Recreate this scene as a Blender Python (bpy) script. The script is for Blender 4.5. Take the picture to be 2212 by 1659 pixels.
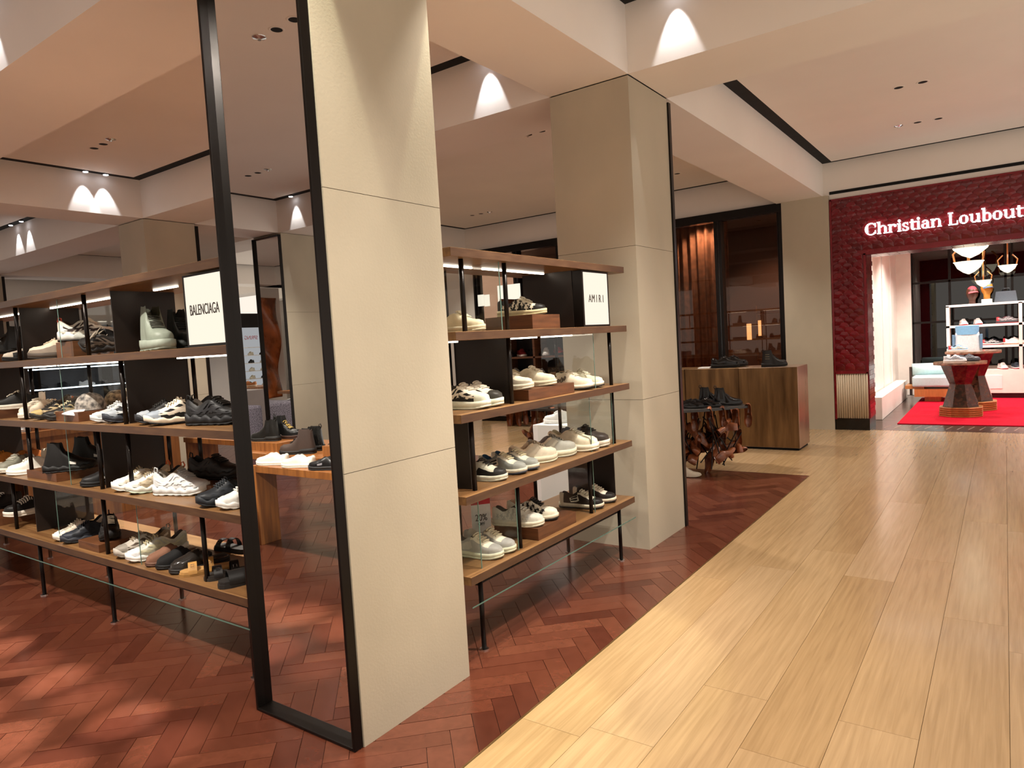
import bpy, math, random
from mathutils import Vector, Matrix
for o in list(bpy.data.objects): bpy.data.objects.remove(o, do_unlink=True)
R = math.radians; PI = math.pi
scn = bpy.context.scene; COL = scn.collection
# ---------------------------------------------------------------- camera (solved from the photograph's vanishing points)
YAW, PIT, ROL, FPX, CAMZ = R(35.5413), R(3.5963), R(3.3709), 1496.98, 1.55
fw = Vector((-math.sin(YAW)*math.cos(PIT), math.cos(YAW)*math.cos(PIT), -math.sin(PIT)))
r0 = Vector((math.cos(YAW), math.sin(YAW), 0)); d0 = fw.cross(r0)
rt = math.cos(ROL)*r0 + math.sin(ROL)*d0; dn = -math.sin(ROL)*r0 + math.cos(ROL)*d0
cam = bpy.data.objects.new('camera', bpy.data.cameras.new('camera')); COL.objects.link(cam)
cam.data.sensor_fit = 'HORIZONTAL'; cam.data.sensor_width = 36; cam.data.lens = FPX/2212*36
cam.data.clip_start = .05; cam.data.clip_end = 200
cam.matrix_world = Matrix(((rt.x, -dn.x, -fw.x, 0), (rt.y, -dn.y, -fw.y, 0), (rt.z, -dn.z, -fw.z, CAMZ), (0, 0, 0, 1)))
scn.camera = cam
def ray(px, py): return rt*((px-1106)/FPX) + dn*((py-829.5)/FPX) + fw
def onz(px, py, z=0):
    d = ray(px, py); t = (z-CAMZ)/d.z; return Vector((d.x*t, d.y*t, z))
def onx(px, py, x):
    d = ray(px, py); t = x/d.x; return Vector((x, d.y*t, CAMZ+d.z*t))
def ony(px, py, y):
    d = ray(px, py); t = y/d.y; return Vector((d.x*t, y, CAMZ+d.z*t))
# ---------------------------------------------------------------- world and exposure
w = bpy.data.worlds.new('world'); scn.world = w; w.use_nodes = True
w.node_tree.nodes['Background'].inputs[0].default_value = (1, .90, .80, 1)
w.node_tree.nodes['Background'].inputs[1].default_value = 1.1
vs = scn.view_settings; vs.view_transform = 'Standard'; vs.look = 'None'; vs.gamma = 1; vs.use_curve_mapping = False
vs.exposure = 0.1
EN = 1.0
def spot(loc, target, energy, size=60, blend=.5, color=(1, .91, .80), rad=.04):
    l = bpy.data.lights.new('spot_light', 'SPOT'); l.energy = energy*EN; l.spot_size = R(size); l.spot_blend = blend
    l.color = color; l.shadow_soft_size = rad
    o = bpy.data.objects.new('spot_light', l); COL.objects.link(o); o.location = loc
    o.rotation_euler = (Vector(target)-Vector(loc)).to_track_quat('-Z', 'Y').to_euler(); return o
# ---------------------------------------------------------------- helpers
def lin(h):
    h = h.lstrip('#'); c = [int(h[i:i+2], 16)/255 for i in (0, 2, 4)]
    return tuple(x/12.92 if x <= .04045 else ((x+.055)/1.055)**2.4 for x in c)+(1,)
class MB:
    def __init__(s): s.v = []; s.f = []
    def add(s, vs, fs):
        n = len(s.v); s.v += [tuple(p) for p in vs]; s.f += [tuple(i+n for i in f) for f in fs]; return s
    def box(s, x0, x1, y0, y1, z0, z1):
        x0, x1 = min(x0, x1), max(x0, x1); y0, y1 = min(y0, y1), max(y0, y1); z0, z1 = min(z0, z1), max(z0, z1)
        return s.add([(x, y, z) for z in (z0, z1) for y in (y0, y1) for x in (x0, x1)],
                     [(0, 2, 3, 1), (4, 5, 7, 6), (0, 1, 5, 4), (1, 3, 7, 5), (3, 2, 6, 7), (2, 0, 4, 6)])
    def tube(s, p, q, r, n=10, r2=None):
        p, q = Vector(p), Vector(q); r2 = r if r2 is None else r2; a = (q-p).normalized()
        u = a.orthogonal().normalized(); w_ = a.cross(u); V = []
        for c, rr in ((p, r), (q, r2)):
            V += [c+(u*math.cos(2*PI*i/n)+w_*math.sin(2*PI*i/n))*rr for i in range(n)]
        return s.add(V, [(i, (i+1) % n, n+(i+1) % n, n+i) for i in range(n)]+[tuple(range(n))[::-1], tuple(range(n, 2*n))])
    def path(s, P, r, n=6, closed=False):
        P = [Vector(p) for p in P]; m = len(P); V = []; prev = None
        for i in range(m):
            a = (P[(i+1) % m]-P[i-1]) if (closed or 0 < i < m-1) else (P[1]-P[0] if i == 0 else P[-1]-P[-2])
            a = a.normalized() if a.length > 1e-9 else Vector((0, 0, 1))
            u = a.orthogonal().normalized() if prev is None else (prev-a*prev.dot(a)).normalized()
            prev = u; w_ = a.cross(u); rr = r[i] if isinstance(r, (list, tuple)) else r
            V += [P[i]+(u*math.cos(2*PI*k/n)+w_*math.sin(2*PI*k/n))*rr for k in range(n)]
        F = [(i*n+k, i*n+(k+1) % n, ((i+1) % m)*n+(k+1) % n, ((i+1) % m)*n+k) for i in range(m if closed else m-1) for k in range(n)]
        if not closed: F += [tuple(range(n))[::-1], tuple(range((m-1)*n, m*n))]
        return s.add(V, F)
    def lathe(s, prof, n=20, c=(0, 0), cap=True, ph=0):
        m = len(prof); V = [(c[0]+r*math.cos(2*PI*k/n+ph), c[1]+r*math.sin(2*PI*k/n+ph), z) for r, z in prof for k in range(n)]
        F = [(i*n+k, i*n+(k+1) % n, (i+1)*n+(k+1) % n, (i+1)*n+k) for i in range(m-1) for k in range(n)]
        if cap: F += [tuple(range(n))[::-1], tuple(range((m-1)*n, m*n))]
        return s.add(V, F)
    def prism(s, poly, a, b, f=lambda x, y, h: (x, y, h)):
        n = len(poly); V = [f(x, y, a) for x, y in poly]+[f(x, y, b) for x, y in poly]
        return s.add(V, [tuple(range(n))[::-1], tuple(range(n, 2*n))]+[(i, (i+1) % n, n+(i+1) % n, n+i) for i in range(n)])
    def grid(s, f, nu, nv):
        V = [f(i/nu, j/nv) for i in range(nu+1) for j in range(nv+1)]
        return s.add(V, [(i*(nv+1)+j, (i+1)*(nv+1)+j, (i+1)*(nv+1)+j+1, i*(nv+1)+j+1) for i in range(nu) for j in range(nv)])
    def mesh(s, name, smooth=False, off=(0, 0, 0)):
        me = bpy.data.meshes.new(name); ox, oy, oz = off
        me.from_pydata([(x-ox, y-oy, z-oz) for x, y, z in s.v], [], s.f); me.update()
        if smooth: me.polygons.foreach_set('use_smooth', [True]*len(me.polygons))
        return me
    def build(s, name, mat, parent=None, smooth=False, bevel=0, **tg):
        off = parent_world(parent) if parent else (0, 0, 0)
        o = bpy.data.objects.new(name, s.mesh(name, smooth, off)); COL.objects.link(o)
        o.data.materials.append(mat)
        if parent: o.parent = parent
        if bevel:
            b = o.modifiers.new('bevel', 'BEVEL'); b.width = bevel; b.segments = 2; b.limit_method = 'ANGLE'
        if tg: tag(o, **tg)
        return o
def parent_world(p):
    l = Vector(p.location)
    while p.parent: p = p.parent; l += Vector(p.location)
    return l
def tag(o, label=None, cat=None, group=None, kind=None):
    if label: o['label'] = label
    if cat: o['category'] = cat
    if group: o['group'] = group
    if kind: o['kind'] = kind
    return o
def thing(name, label, cat, loc=(0, 0, 0), rz=0, group=None, kind=None):
    o = bpy.data.objects.new(name, None); COL.objects.link(o); o.location = loc; o.rotation_euler = (0, 0, rz); o.empty_display_size = .1
    return tag(o, label, cat, group, kind)
def link(name, me, mat, parent=None, loc=(0, 0, 0), rot=(0, 0, 0), sc=None):
    o = bpy.data.objects.new(name, me); COL.objects.link(o); o.location = loc; o.rotation_euler = rot
    if sc: o.scale = sc
    if parent: o.parent = parent
    if not me.materials: me.materials.append(None)
    o.material_slots[0].link = 'OBJECT'; o.material_slots[0].material = mat
    return o
# ---------------------------------------------------------------- materials
MATS = {}
def new(name):
    m = bpy.data.materials.new(name); m.use_nodes = True; nt = m.node_tree; nt.nodes.clear()
    out = nt.nodes.new('ShaderNodeOutputMaterial'); return m, nt, out
def pr(nt, **k):
    b = nt.nodes.new('ShaderNodeBsdfPrincipled')
    for n, v in k.items(): b.inputs[n.replace('_', ' ')].default_value = v
    return b
def N(nt, t, **k):
    n = nt.nodes.new('ShaderNode'+t)
    for a, b in k.items(): setattr(n, a, b)
    return n
def surf(name, col, rough=.5, metal=0, var=.08, scale=(6, 6, 6), bump=.0, bscale=60, col2=None, spec=.5, coat=0, detail=5, rvar=.1):
    """principled with noise colour variation (stretched by scale), roughness variation and fine bump, in world space"""
    if name in MATS: return MATS[name]
    m, nt, out = new(name); b = pr(nt, Roughness=rough, Metallic=metal); b.inputs['Specular IOR Level'].default_value = spec
    b.inputs['Coat Weight'].default_value = coat; b.inputs['Coat Roughness'].default_value = .08
    g = N(nt, 'NewGeometry'); mp = N(nt, 'Mapping'); mp.inputs['Scale'].default_value = scale
    nz = N(nt, 'TexNoise'); nz.inputs['Scale'].default_value = 1; nz.inputs['Detail'].default_value = detail
    nt.links.new(g.outputs['Position'], mp.inputs['Vector']); nt.links.new(mp.outputs[0], nz.inputs['Vector'])
    rp = N(nt, 'ValToRGB'); c = lin(col); c2 = lin(col2) if col2 else tuple(x*(1-2*var) for x in c[:3])+(1,)
    rp.color_ramp.elements[0].position = .32; rp.color_ramp.elements[1].position = .68
    rp.color_ramp.elements[0].color = c2; rp.color_ramp.elements[1].color = tuple(min(1, x*(1+var*.5)) for x in c[:3])+(1,)
    nt.links.new(nz.outputs['Fac'], rp.inputs[0]); nt.links.new(rp.outputs[0], b.inputs['Base Color'])
    if rvar:
        mr = N(nt, 'MapRange'); mr.inputs['To Min'].default_value = max(0, rough-rvar); mr.inputs['To Max'].default_value = min(1, rough+rvar)
        nt.links.new(nz.outputs['Fac'], mr.inputs['Value']); nt.links.new(mr.outputs[0], b.inputs['Roughness'])
    if bump:
        n2 = N(nt, 'TexNoise'); n2.inputs['Scale'].default_value = bscale; n2.inputs['Detail'].default_value = 4
        nt.links.new(g.outputs['Position'], n2.inputs['Vector'])
        bp = N(nt, 'Bump'); bp.inputs['Strength'].default_value = bump; bp.inputs['Distance'].default_value = .01
        nt.links.new(n2.outputs['Fac'], bp.inputs['Height']); nt.links.new(bp.outputs[0], b.inputs['Normal'])
    nt.links.new(b.outputs[0], out.inputs[0]); MATS[name] = m; return m
def emit(name, col, st):
    if name in MATS: return MATS[name]
    m, nt, out = new(name); e = N(nt, 'Emission'); e.inputs[0].default_value = lin(col); e.inputs[1].default_value = st
    nt.links.new(e.outputs[0], out.inputs[0]); MATS[name] = m; return m
def glassy(name, tint, ior=1.45, rough=0.0, gl=(1, 1, 1, 1)):
    """thin pane: transparent tint and mirror reflection mixed by Fresnel"""
    if name in MATS: return MATS[name]
    m, nt, out = new(name); t = N(nt, 'BsdfTransparent'); t.inputs[0].default_value = tint
    g = N(nt, 'BsdfGlossy'); g.inputs['Color'].default_value = gl; g.inputs['Roughness'].default_value = rough
    f = N(nt, 'Fresnel'); f.inputs[0].default_value = ior; mx = N(nt, 'MixShader')
    ge = N(nt, 'NewGeometry'); a = N(nt, 'Math', operation='MULTIPLY_ADD'); a.inputs[1].default_value = -2; a.inputs[2].default_value = 1
    pw = N(nt, 'Math', operation='POWER'); pw.inputs[0].default_value = ior   # same reflection leaving the pane as entering it
    nt.links.new(ge.outputs['Backfacing'], a.inputs[0]); nt.links.new(a.outputs[0], pw.inputs[1]); nt.links.new(pw.outputs[0], f.inputs[0])
    nt.links.new(f.outputs[0], mx.inputs[0]); nt.links.new(t.outputs[0], mx.inputs[1]); nt.links.new(g.outputs[0], mx.inputs[2])
    nt.links.new(mx.outputs[0], out.inputs[0]); MATS[name] = m; return m
def pieces(name, cols, rough, grain=(1, 1, 1), gscale=4, gdark=.25, bump=.15, coat=0, dist=.6, knots=0):
    """tile or plank material: every piece (object or mesh island) takes its own tone from a ramp; grain in the piece's own space"""
    m, nt, out = new(name); b = pr(nt, Roughness=rough); b.inputs['Coat Weight'].default_value = coat; b.inputs['Coat Roughness'].default_value = .12
    oi = N(nt, 'ObjectInfo'); ge = N(nt, 'NewGeometry'); ad = N(nt, 'Math', operation='ADD'); fr = N(nt, 'Math', operation='FRACT')
    nt.links.new(oi.outputs['Random'], ad.inputs[0]); nt.links.new(ge.outputs['Random Per Island'], ad.inputs[1]); nt.links.new(ad.outputs[0], fr.inputs[0])
    rp = N(nt, 'ValToRGB'); el = rp.color_ramp.elements
    while len(el) < len(cols): el.new(.5)
    for i, c in enumerate(cols): el[i].position = i/(len(cols)-1); el[i].color = lin(c)
    nt.links.new(fr.outputs[0], rp.inputs[0])
    mp = N(nt, 'Mapping'); mp.inputs['Scale'].default_value = grain
    va = N(nt, 'VectorMath', operation='ADD'); cx = N(nt, 'CombineXYZ'); ml = N(nt, 'Math', operation='MULTIPLY'); ml.inputs[1].default_value = 47.0
    nt.links.new(fr.outputs[0], ml.inputs[0]); nt.links.new(ml.outputs[0], cx.inputs[0]); nt.links.new(ml.outputs[0], cx.inputs[2])
    nt.links.new(ge.outputs['Position'], mp.inputs['Vector']); nt.links.new(mp.outputs[0], va.inputs[0]); nt.links.new(cx.outputs[0], va.inputs[1])
    nz = N(nt, 'TexNoise'); nz.inputs['Scale'].default_value = gscale; nz.inputs['Detail'].default_value = 8; nz.inputs['Distortion'].default_value = dist
    nt.links.new(va.outputs[0], nz.inputs['Vector'])
    r2 = N(nt, 'ValToRGB'); r2.color_ramp.elements[0].position = .3; r2.color_ramp.elements[1].position = .7
    k = 1-gdark; r2.color_ramp.elements[0].color = (k, k*.97, k*.93, 1); r2.color_ramp.elements[1].color = (1.06, 1.06, 1.06, 1)
    nt.links.new(nz.outputs['Fac'], r2.inputs[0])
    mx = N(nt, 'Mix', data_type='RGBA', blend_type='MULTIPLY'); mx.inputs['Factor'].default_value = 1
    nt.links.new(rp.outputs[0], mx.inputs['A']); nt.links.new(r2.outputs[0], mx.inputs['B']); last = mx.outputs['Result']
    if knots:
        vo = N(nt, 'TexVoronoi'); vo.inputs['Scale'].default_value = 1.0; m3 = N(nt, 'Mapping'); m3.inputs['Scale'].default_value = (1.7, .8, 1)
        n3 = N(nt, 'TexNoise'); n3.inputs['Scale'].default_value = 14; v3 = N(nt, 'VectorMath', operation='SCALE'); v3.inputs['Scale'].default_value = .05
        a3 = N(nt, 'VectorMath', operation='ADD')
        nt.links.new(ge.outputs['Position'], n3.inputs['Vector']); nt.links.new(n3.outputs['Color'], v3.inputs[0])
        nt.links.new(ge.outputs['Position'], m3.inputs['Vector']); nt.links.new(m3.outputs[0], a3.inputs[0]); nt.links.new(v3.outputs[0], a3.inputs[1])
        nt.links.new(a3.outputs[0], vo.inputs['Vector'])
        r3 = N(nt, 'ValToRGB'); r3.color_ramp.elements[0].position = .008; r3.color_ramp.elements[0].color = lin('6b4a2a')
        r3.color_ramp.elements[1].position = .04; r3.color_ramp.elements[1].color = (1, 1, 1, 1)
        nt.links.new(vo.outputs['Distance'], r3.inputs[0])
        m4 = N(nt, 'Mix', data_type='RGBA', blend_type='MULTIPLY'); m4.inputs['Factor'].default_value = knots
        nt.links.new(last, m4.inputs['A']); nt.links.new(r3.outputs[0], m4.inputs['B']); last = m4.outputs['Result']
    nt.links.new(last, b.inputs['Base Color'])
    bp = N(nt, 'Bump'); bp.inputs['Strength'].default_value = bump; bp.inputs['Distance'].default_value = .004
    nt.links.new(nz.outputs['Fac'], bp.inputs['Height']); nt.links.new(bp.outputs[0], b.inputs['Normal'])
    nt.links.new(b.outputs[0], out.inputs[0]); return m
M = dict(
    plaster=surf('painted_plaster', 'ebe3da', .75, var=.02, scale=(1.2,)*3, rvar=.05),
    stone=surf('cream_limestone', 'b6ab96', .62, var=.05, scale=(2.2, 2.2, 1.4), bump=.05, bscale=90),
    shadowgap=surf('black_shadow_gap', '050505', .9, var=.0),
    blackmetal=surf('black_bronze_metal', '17110e', .32, metal=.6, var=.1, scale=(4, 4, 4), spec=.5),
    panel=surf('dark_bronze_sheet', '241b16', .42, metal=.35, var=.12, scale=(5, 5, 5)),
    walnutx=surf('walnut_grain_x', '86623c', .36, var=.1, scale=(2.5, 40, 40), col2='6a492b', bump=.04),
    walnuty=surf('walnut_grain_y', '86623c', .36, var=.1, scale=(40, 2.5, 40), col2='6a492b', bump=.04),
    riser=surf('riser_oak', '6a4126', .4, var=.1, scale=(6, 6, 50), col2='52311c', bump=.04),
    oakz=surf('oak_vertical', '96602f', .42, var=.1, scale=(30, 30, 2.5), col2='744624', bump=.04),
    glass=glassy('clear_glass', (.96, .98, .97, 1), 1.4),
    edge=surf('glass_edge', '55756a', .2, var=.05),
    tint=glassy('tinted_window_glass', (.62, .48, .40, 1), 1.45, gl=(.85, .75, .68, 1)),
    dark=glassy('dark_window_glass', (.10, .105, .12, 1), 1.6),
    led=emit('led_strip', 'fff1dc', 9),
    sign=emit('backlit_acrylic', 'fff3df', 1.0),
    letterglow=emit('lit_letter', 'ffffff', 5),
    lamp=emit('lamp_bowl', 'fff0cf', 2.2),
    bulb=emit('spot_bulb', 'f2f4ff', 12),
    ink=surf('dark_lettering', '2a221c', .6, var=0),
    chrome=surf('chrome', 'd8d8d8', .15, metal=1, var=.02),
    brass=surf('aged_brass', '80603c', .36, metal=.6, var=.15, scale=(11, 11, 1.3), col2='573d22', rvar=.12, detail=8),
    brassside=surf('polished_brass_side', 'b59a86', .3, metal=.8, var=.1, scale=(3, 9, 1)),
    redtile=pieces('red_glazed_tile', ['5c0712', '680914', '740c19', '620813'], .22, (6, 6, 6), 3, .15, .1),
    redplain=surf('red_lacquer', '7a0d1a', .25, var=.1),
    redcarpet=surf('red_carpet', 'c4122c', .95, var=.08, scale=(40,)*3, bump=.3, bscale=300, spec=.1),
    cream=surf('cream_panel', 'ece2d8', .55, var=.03),
    white=surf('white_laminate', 'e8e6e2', .45, var=.02),
    greyblock=surf('grey_plinth', 'b3aaa8', .6, var=.03),
    blackstone=surf('black_marble', '14110f', .15, var=.4, scale=(9,)*3),
    fluted=surf('travertine', 'cbb79b', .5, var=.1, scale=(30, 30, 2)),
    darkwood=surf('dark_boutique_floor', '3d2c24', .2, var=.2, scale=(3, 20, 3)),
    burl=surf('burl_wood', '4a2a1a', .18, var=.5, scale=(14,)*3, detail=8, coat=.4),
    burltop=surf('burl_top', 'a98468', .15, var=.3, scale=(12,)*3, coat=.4),
    ribwood=surf('ribbed_oak', 'b5763f', .4, var=.1, scale=(30, 30, 4)),
    upholst=surf('pale_blue_fabric', 'b9d2d4', .9, var=.05, scale=(50,)*3, bump=.2, bscale=400),
    leather=surf('brown_leather_panel', 'b4602c', .28, var=.35, scale=(3, 3, 2), detail=3, coat=.2),
    lastwood=surf('last_wood', '93532e', .3, var=.3, scale=(8,)*3, col2='4a2413', coat=.3),
    slate=surf('slate_top', '35302c', .35, var=.3, scale=(6,)*3),
    curtain=surf('mesh_curtain', '8a6247', .9, var=.25, scale=(14, 14, 14)),
    backdark=surf('dark_brown_interior', '4a3022', .8, var=.1),  # plain dark brown for the room behind the window
    speckle=surf('speckled_felt', '8d8794', .95, var=.45, scale=(70,)*3, col2='3b3742', detail=2),
    edgeshade=surf('walnut_edge_shade', '553b26', .42, var=.12, scale=(8, 8, 60), col2='452c1c'),  # walnut darkened to carry the shade of the front edges
    mirror=None,
)
m, nt, out = new('mirror_silver'); b = pr(nt, Metallic=1.0, Roughness=0.0); b.inputs['Base Color'].default_value = (.86, .86, .84, 1)
nt.links.new(b.outputs[0], out.inputs[0]); M['mirror'] = m
TILE = pieces('terracotta_tile', ['532a1d', '5e3324', '4e261b', '653929', '582e21', '462117', '5c3224'], .23, (7, 7, 7), 3.0, .16, .07, coat=.15)
PLANK = pieces('oak_plank', ['a88a64', 'ac8f69', 'a4865f', 'af9370', 'a1835c'], .26, (34, 1.3, 34), 1.7, .2, .03, coat=.3, knots=.6, dist=.5)
# ---------------------------------------------------------------- setting: ceiling grid
SOF, CEIL = 3.32, 3.77
XB = [(-15.85, -15.2), (-9.28, -8.65), (-2.715, -2.08), (4.5, 5.1)]
YB = [(-9.0, -8.35), (-3.65, -2.98), (1.745, 2.4), (4.49, 5.157)]
for x0, x1 in XB: MB().box(x0, x1, -12, 10.8, SOF, 4.0).build('ceiling_beam', M['plaster'], kind='structure')
for y0, y1 in YB: MB().box(-20, 8, y0, y1, SOF, 4.001).build('ceiling_beam', M['plaster'], kind='structure')
MB().box(-20, 8, -12, 10.95, CEIL+.012, 4.05).build('ceiling', M['shadowgap'], kind='structure')
XC = [(-20, -15.85), (-15.2, -9.28), (-8.65, -2.715), (-2.08, 4.5), (5.1, 8)]
YC = [(-12, -9), (-8.35, -3.65), (-2.98, 1.745), (2.4, 4.49), (5.157, 10.8)]
for x0, x1 in XC:
    for y0, y1 in YC:
        MB().box(x0+.14, x1-.14, y0+.14, y1-.14, CEIL, CEIL+.012).build('ceiling', M['plaster'], kind='structure')
# ---------------------------------------------------------------- setting: floors
fl = MB().box(-16.2, -1.64, -6.6, 7.39, -.2, -.012).build('floor', surf('grout', '3a2018', .7, var=.1), kind='structure')
MB().box(-20, -16.2, 4, 7.39, -.2, -.012).build('subfloor', MATS['grout'], fl)
c45 = math.sqrt(.5); TW = .098; TL = 4
random.seed(4)
def clip(P, ax, lim):
    out = []
    for k in range(len(P)):
        u, v = P[k], P[(k+1) % len(P)]
        if u[ax] <= lim: out.append(u)
        if (u[ax] <= lim) != (v[ax] <= lim):
            t = (lim-u[ax])/(v[ax]-u[ax]); out.append((u[0]+t*(v[0]-u[0]), u[1]+t*(v[1]-u[1])))
    return out
def tile_mb(p0, q0, p1, q1, g=.0011, mb=None):
    P = [((p-q)*c45+.1686, (p+q)*c45-.005) for p, q in ((p0+g, q0+g), (p1-g, q0+g), (p1-g, q1-g), (p0+g, q1-g))]
    P = clip(clip(P, 0, -1.643), 1, 7.386)
    if len(P) < 3: return None
    z = random.uniform(-.0005, .0005); n = len(P); mb = mb or MB()
    mb.add([(x, y, z) for x, y in P]+[(x, y, -.0115) for x, y in P], [tuple(range(n))]+[(i, n+i, n+(i+1) % n, (i+1) % n) for i in range(n)])
    return mb
TF = [(0, 1, 2, 3)]+[(r*4+i, r*4+(i+1) % 4, r*4+4+(i+1) % 4, r*4+4+i) for r in (0, 1) for i in range(4)]
TF = [f[::-1] if i else f for i, f in enumerate(TF)]
tiles = []
for i in range(-150, 80):
    for j in range(-60, 150):
        k = (i-j) % (2*TL)
        if k == 0: a = (i, j, i+TL, j+1)
        elif k == 2*TL-1: a = (i, j, i+1, j+TL)
        else: continue
        p, q = (a[0]+a[2])/2*TW, (a[1]+a[3])/2*TW; x, y = (p-q)*c45+.1686, (p+q)*c45-.005
        if -12.5 < x < -1.5 and -4.5 < y < 7.6: tiles.append((x, y, [t*TW for t in a]))
def seen(x, y):
    d = Vector((x, y, -CAMZ)); f_ = d.dot(fw)
    if f_ < .4: return 9e9
    px, py = 1106+FPX*d.dot(rt)/f_, 829.5+FPX*d.dot(dn)/f_
    if not (-60 < px < 2260 and -40 < py < 1760): return 9e9
    if -2.7 < x < -2.06 and 1.745 < y < 2.4: return 9e9
    if y > 2.45 and x < -2.7: return 5e9+d.length
    return d.length
tiles.sort(key=lambda t: seen(t[0], t[1]))
rest = MB(); made = 0
for x, y, a in tiles:
    if made < 300:
        t_ = tile_mb(*a)
        if t_: t_.build('tile', TILE, fl); made += 1
    else: tile_mb(*a, mb=rest)
rest.build('tile_field', TILE, fl, kind='stuff')
MB().box(-16.2, -12.3, -6.6, 7.39, -.012, 0).build('tile_field', TILE, fl, kind='stuff')
MB().box(-12.3, -1.64, -6.6, -4.4, -.012, 0).build('tile_field', TILE, fl, kind='stuff')
tag(fl, 'terracotta herringbone tile floor', None)
MB().box(-1.642, -1.634, -6, 7.39, -.02, .001).build('trim_1', M['brass'], kind='structure')
MB().box(-20, -1.634, 7.387, 7.395, -.02, .001).build('trim_2', M['brass'], kind='structure')
fw_ = MB().box(-1.634, 2.0, -5, 11.2, -.2, -.012).build('floor', surf('subfloor', '7a5f3e', .7, var=.1), kind='structure')
MB().box(-20, -1.634, 7.395, 11.2, -.2, -.012).build('subfloor', MATS['subfloor'], fw_)
tag(fw_, 'pale oak plank floor of the aisle')
random.seed(9)
def plank(x0, x1, y0, y1):
    g = .0004; c = .0006; V = []
    for k, z in ((c, 0), (0, -.002), (0, -.0118)):
        V += [(x0+g+k, y0+g+k, z), (x1-g-k, y0+g+k, z), (x1-g-k, y1-g-k, z), (x0+g+k, y1-g-k, z)]
    MB().add(V, TF).build('plank', PLANK, fw_)
for c in range(13):
    x0 = -1.634+c*.272; y = -3.5+random.uniform(-1.5, 0)
    while y < 11.2:
        ln = random.uniform(1.9, 2.5); plank(x0, x0+.272, y, min(y+ln, 11.2)); y += ln
for c in range(26):
    x1 = -1.634-c*.272; ym = 7.395+random.uniform(1.2, 2.6)
    plank(x1-.272, x1, 7.395, ym); plank(x1-.272, x1, ym, 11.2)
# ---------------------------------------------------------------- setting: outer walls
MB().box(-20.2, -20, 4, 11, 0, 4).build('wall_left', M['plaster'], kind='structure')
MB().box(-20, -14, -12.2, -12, 0, 4).build('wall_front', M['plaster'], kind='structure')
YW = 10.8
wb = MB().box(-20, -2.64, YW, YW+.2, 3.33, 4).build('wall_back', M['plaster'], kind='structure')
MB().box(-20, -8.45, YW, YW+.2, 0, 3.33).build('wall_section', M['plaster'], wb)
MB().box(-2.64, 8, YW-.02, YW+.2, 3.27, 4).build('wall_section', M['plaster'], wb)
MB().box(-2.0, 8, YW-.03, YW-.015, 3.335, 3.375).build('shadow_line', M['shadowgap'], wb)
MB().box(-2.64, -2.003, YW-.1, YW+.2, 0, SOF).build('wall_section', M['stone'], wb)
MB().box(2.2, 8, YW-.05, YW+.2, 0, 3.27).build('wall_section', M['plaster'], wb)
# ---------------------------------------------------------------- columns and their mirrors
def column(x0, x1, y0, y1, label):
    c = thing('column', label, 'column', ((x0+x1)/2, (y0+y1)/2, 0))
    for a, b_ in ((0, 1.08), (1.08, 2.16), (2.16, SOF-.004)):
        MB().box(x0, x1, y0, y1, a, b_-.0025).build('stone_slab', M['stone'], c)
    return c
def mirror(x0, x1, y, s, label, z1=3.29):
    """framed full-height mirror against a column face at y; s = direction it faces"""
    m_ = thing('wall_mirror', label, 'mirror', ((x0+x1)/2, y, 0)); f = s*.045; t = .014
    for a, b_, z0, z2 in ((x0, x0+t, 0, z1), (x1-t, x1, 0, z1), (x0+t, x1-t, 0, t), (x0+t, x1-t, z1-t, z1)):
        MB().box(a, b_, y, y+f, z0+.001, z2).build('frame_bar', M['blackmetal'], m_, bevel=.003)
    MB().box(x0+t, x1-t, y+.002*s, y+s*.007, t, z1-t).build('mirror_glass', M['mirror'], m_)
    return m_
column(-2.70, -2.055, 1.745, 2.40, 'cream stone column nearest the camera, between the two shoe shelves')
mirror(-2.692, -2.06, 1.744, -1, 'tall black framed mirror on the nearest column')
column(-2.715, -2.083, 4.49, 5.157, 'cream stone column at the far end of the shelf with the 20% sign')
mirror(-2.715, -2.07, 5.158, 1, 'black framed mirror on the back of the second column')
column(-9.28, -8.65, 4.49, 5.157, 'distant stone column rising above the left shelf')
mirror(-9.28, -8.64, 5.158, 1, 'black framed mirror on the back of the distant column')
column(-15.85, -15.2, 4.49, 5.157, 'farthest stone column at the left edge of the photo')
mirror(-15.85, -15.19, 5.158, 1, 'thin black mirror frame at the left edge of the photo')
column(-9.25, -8.6, -3.65, -2.98, 'stone column seen reflected in the near mirror')
mirror(-9.25, -8.6, -2.979, 1, 'black framed mirror seen inside the near mirror')
column(-15.85, -15.2, -3.65, -2.98, 'farther stone column glimpsed in the reflected mirror')
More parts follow.
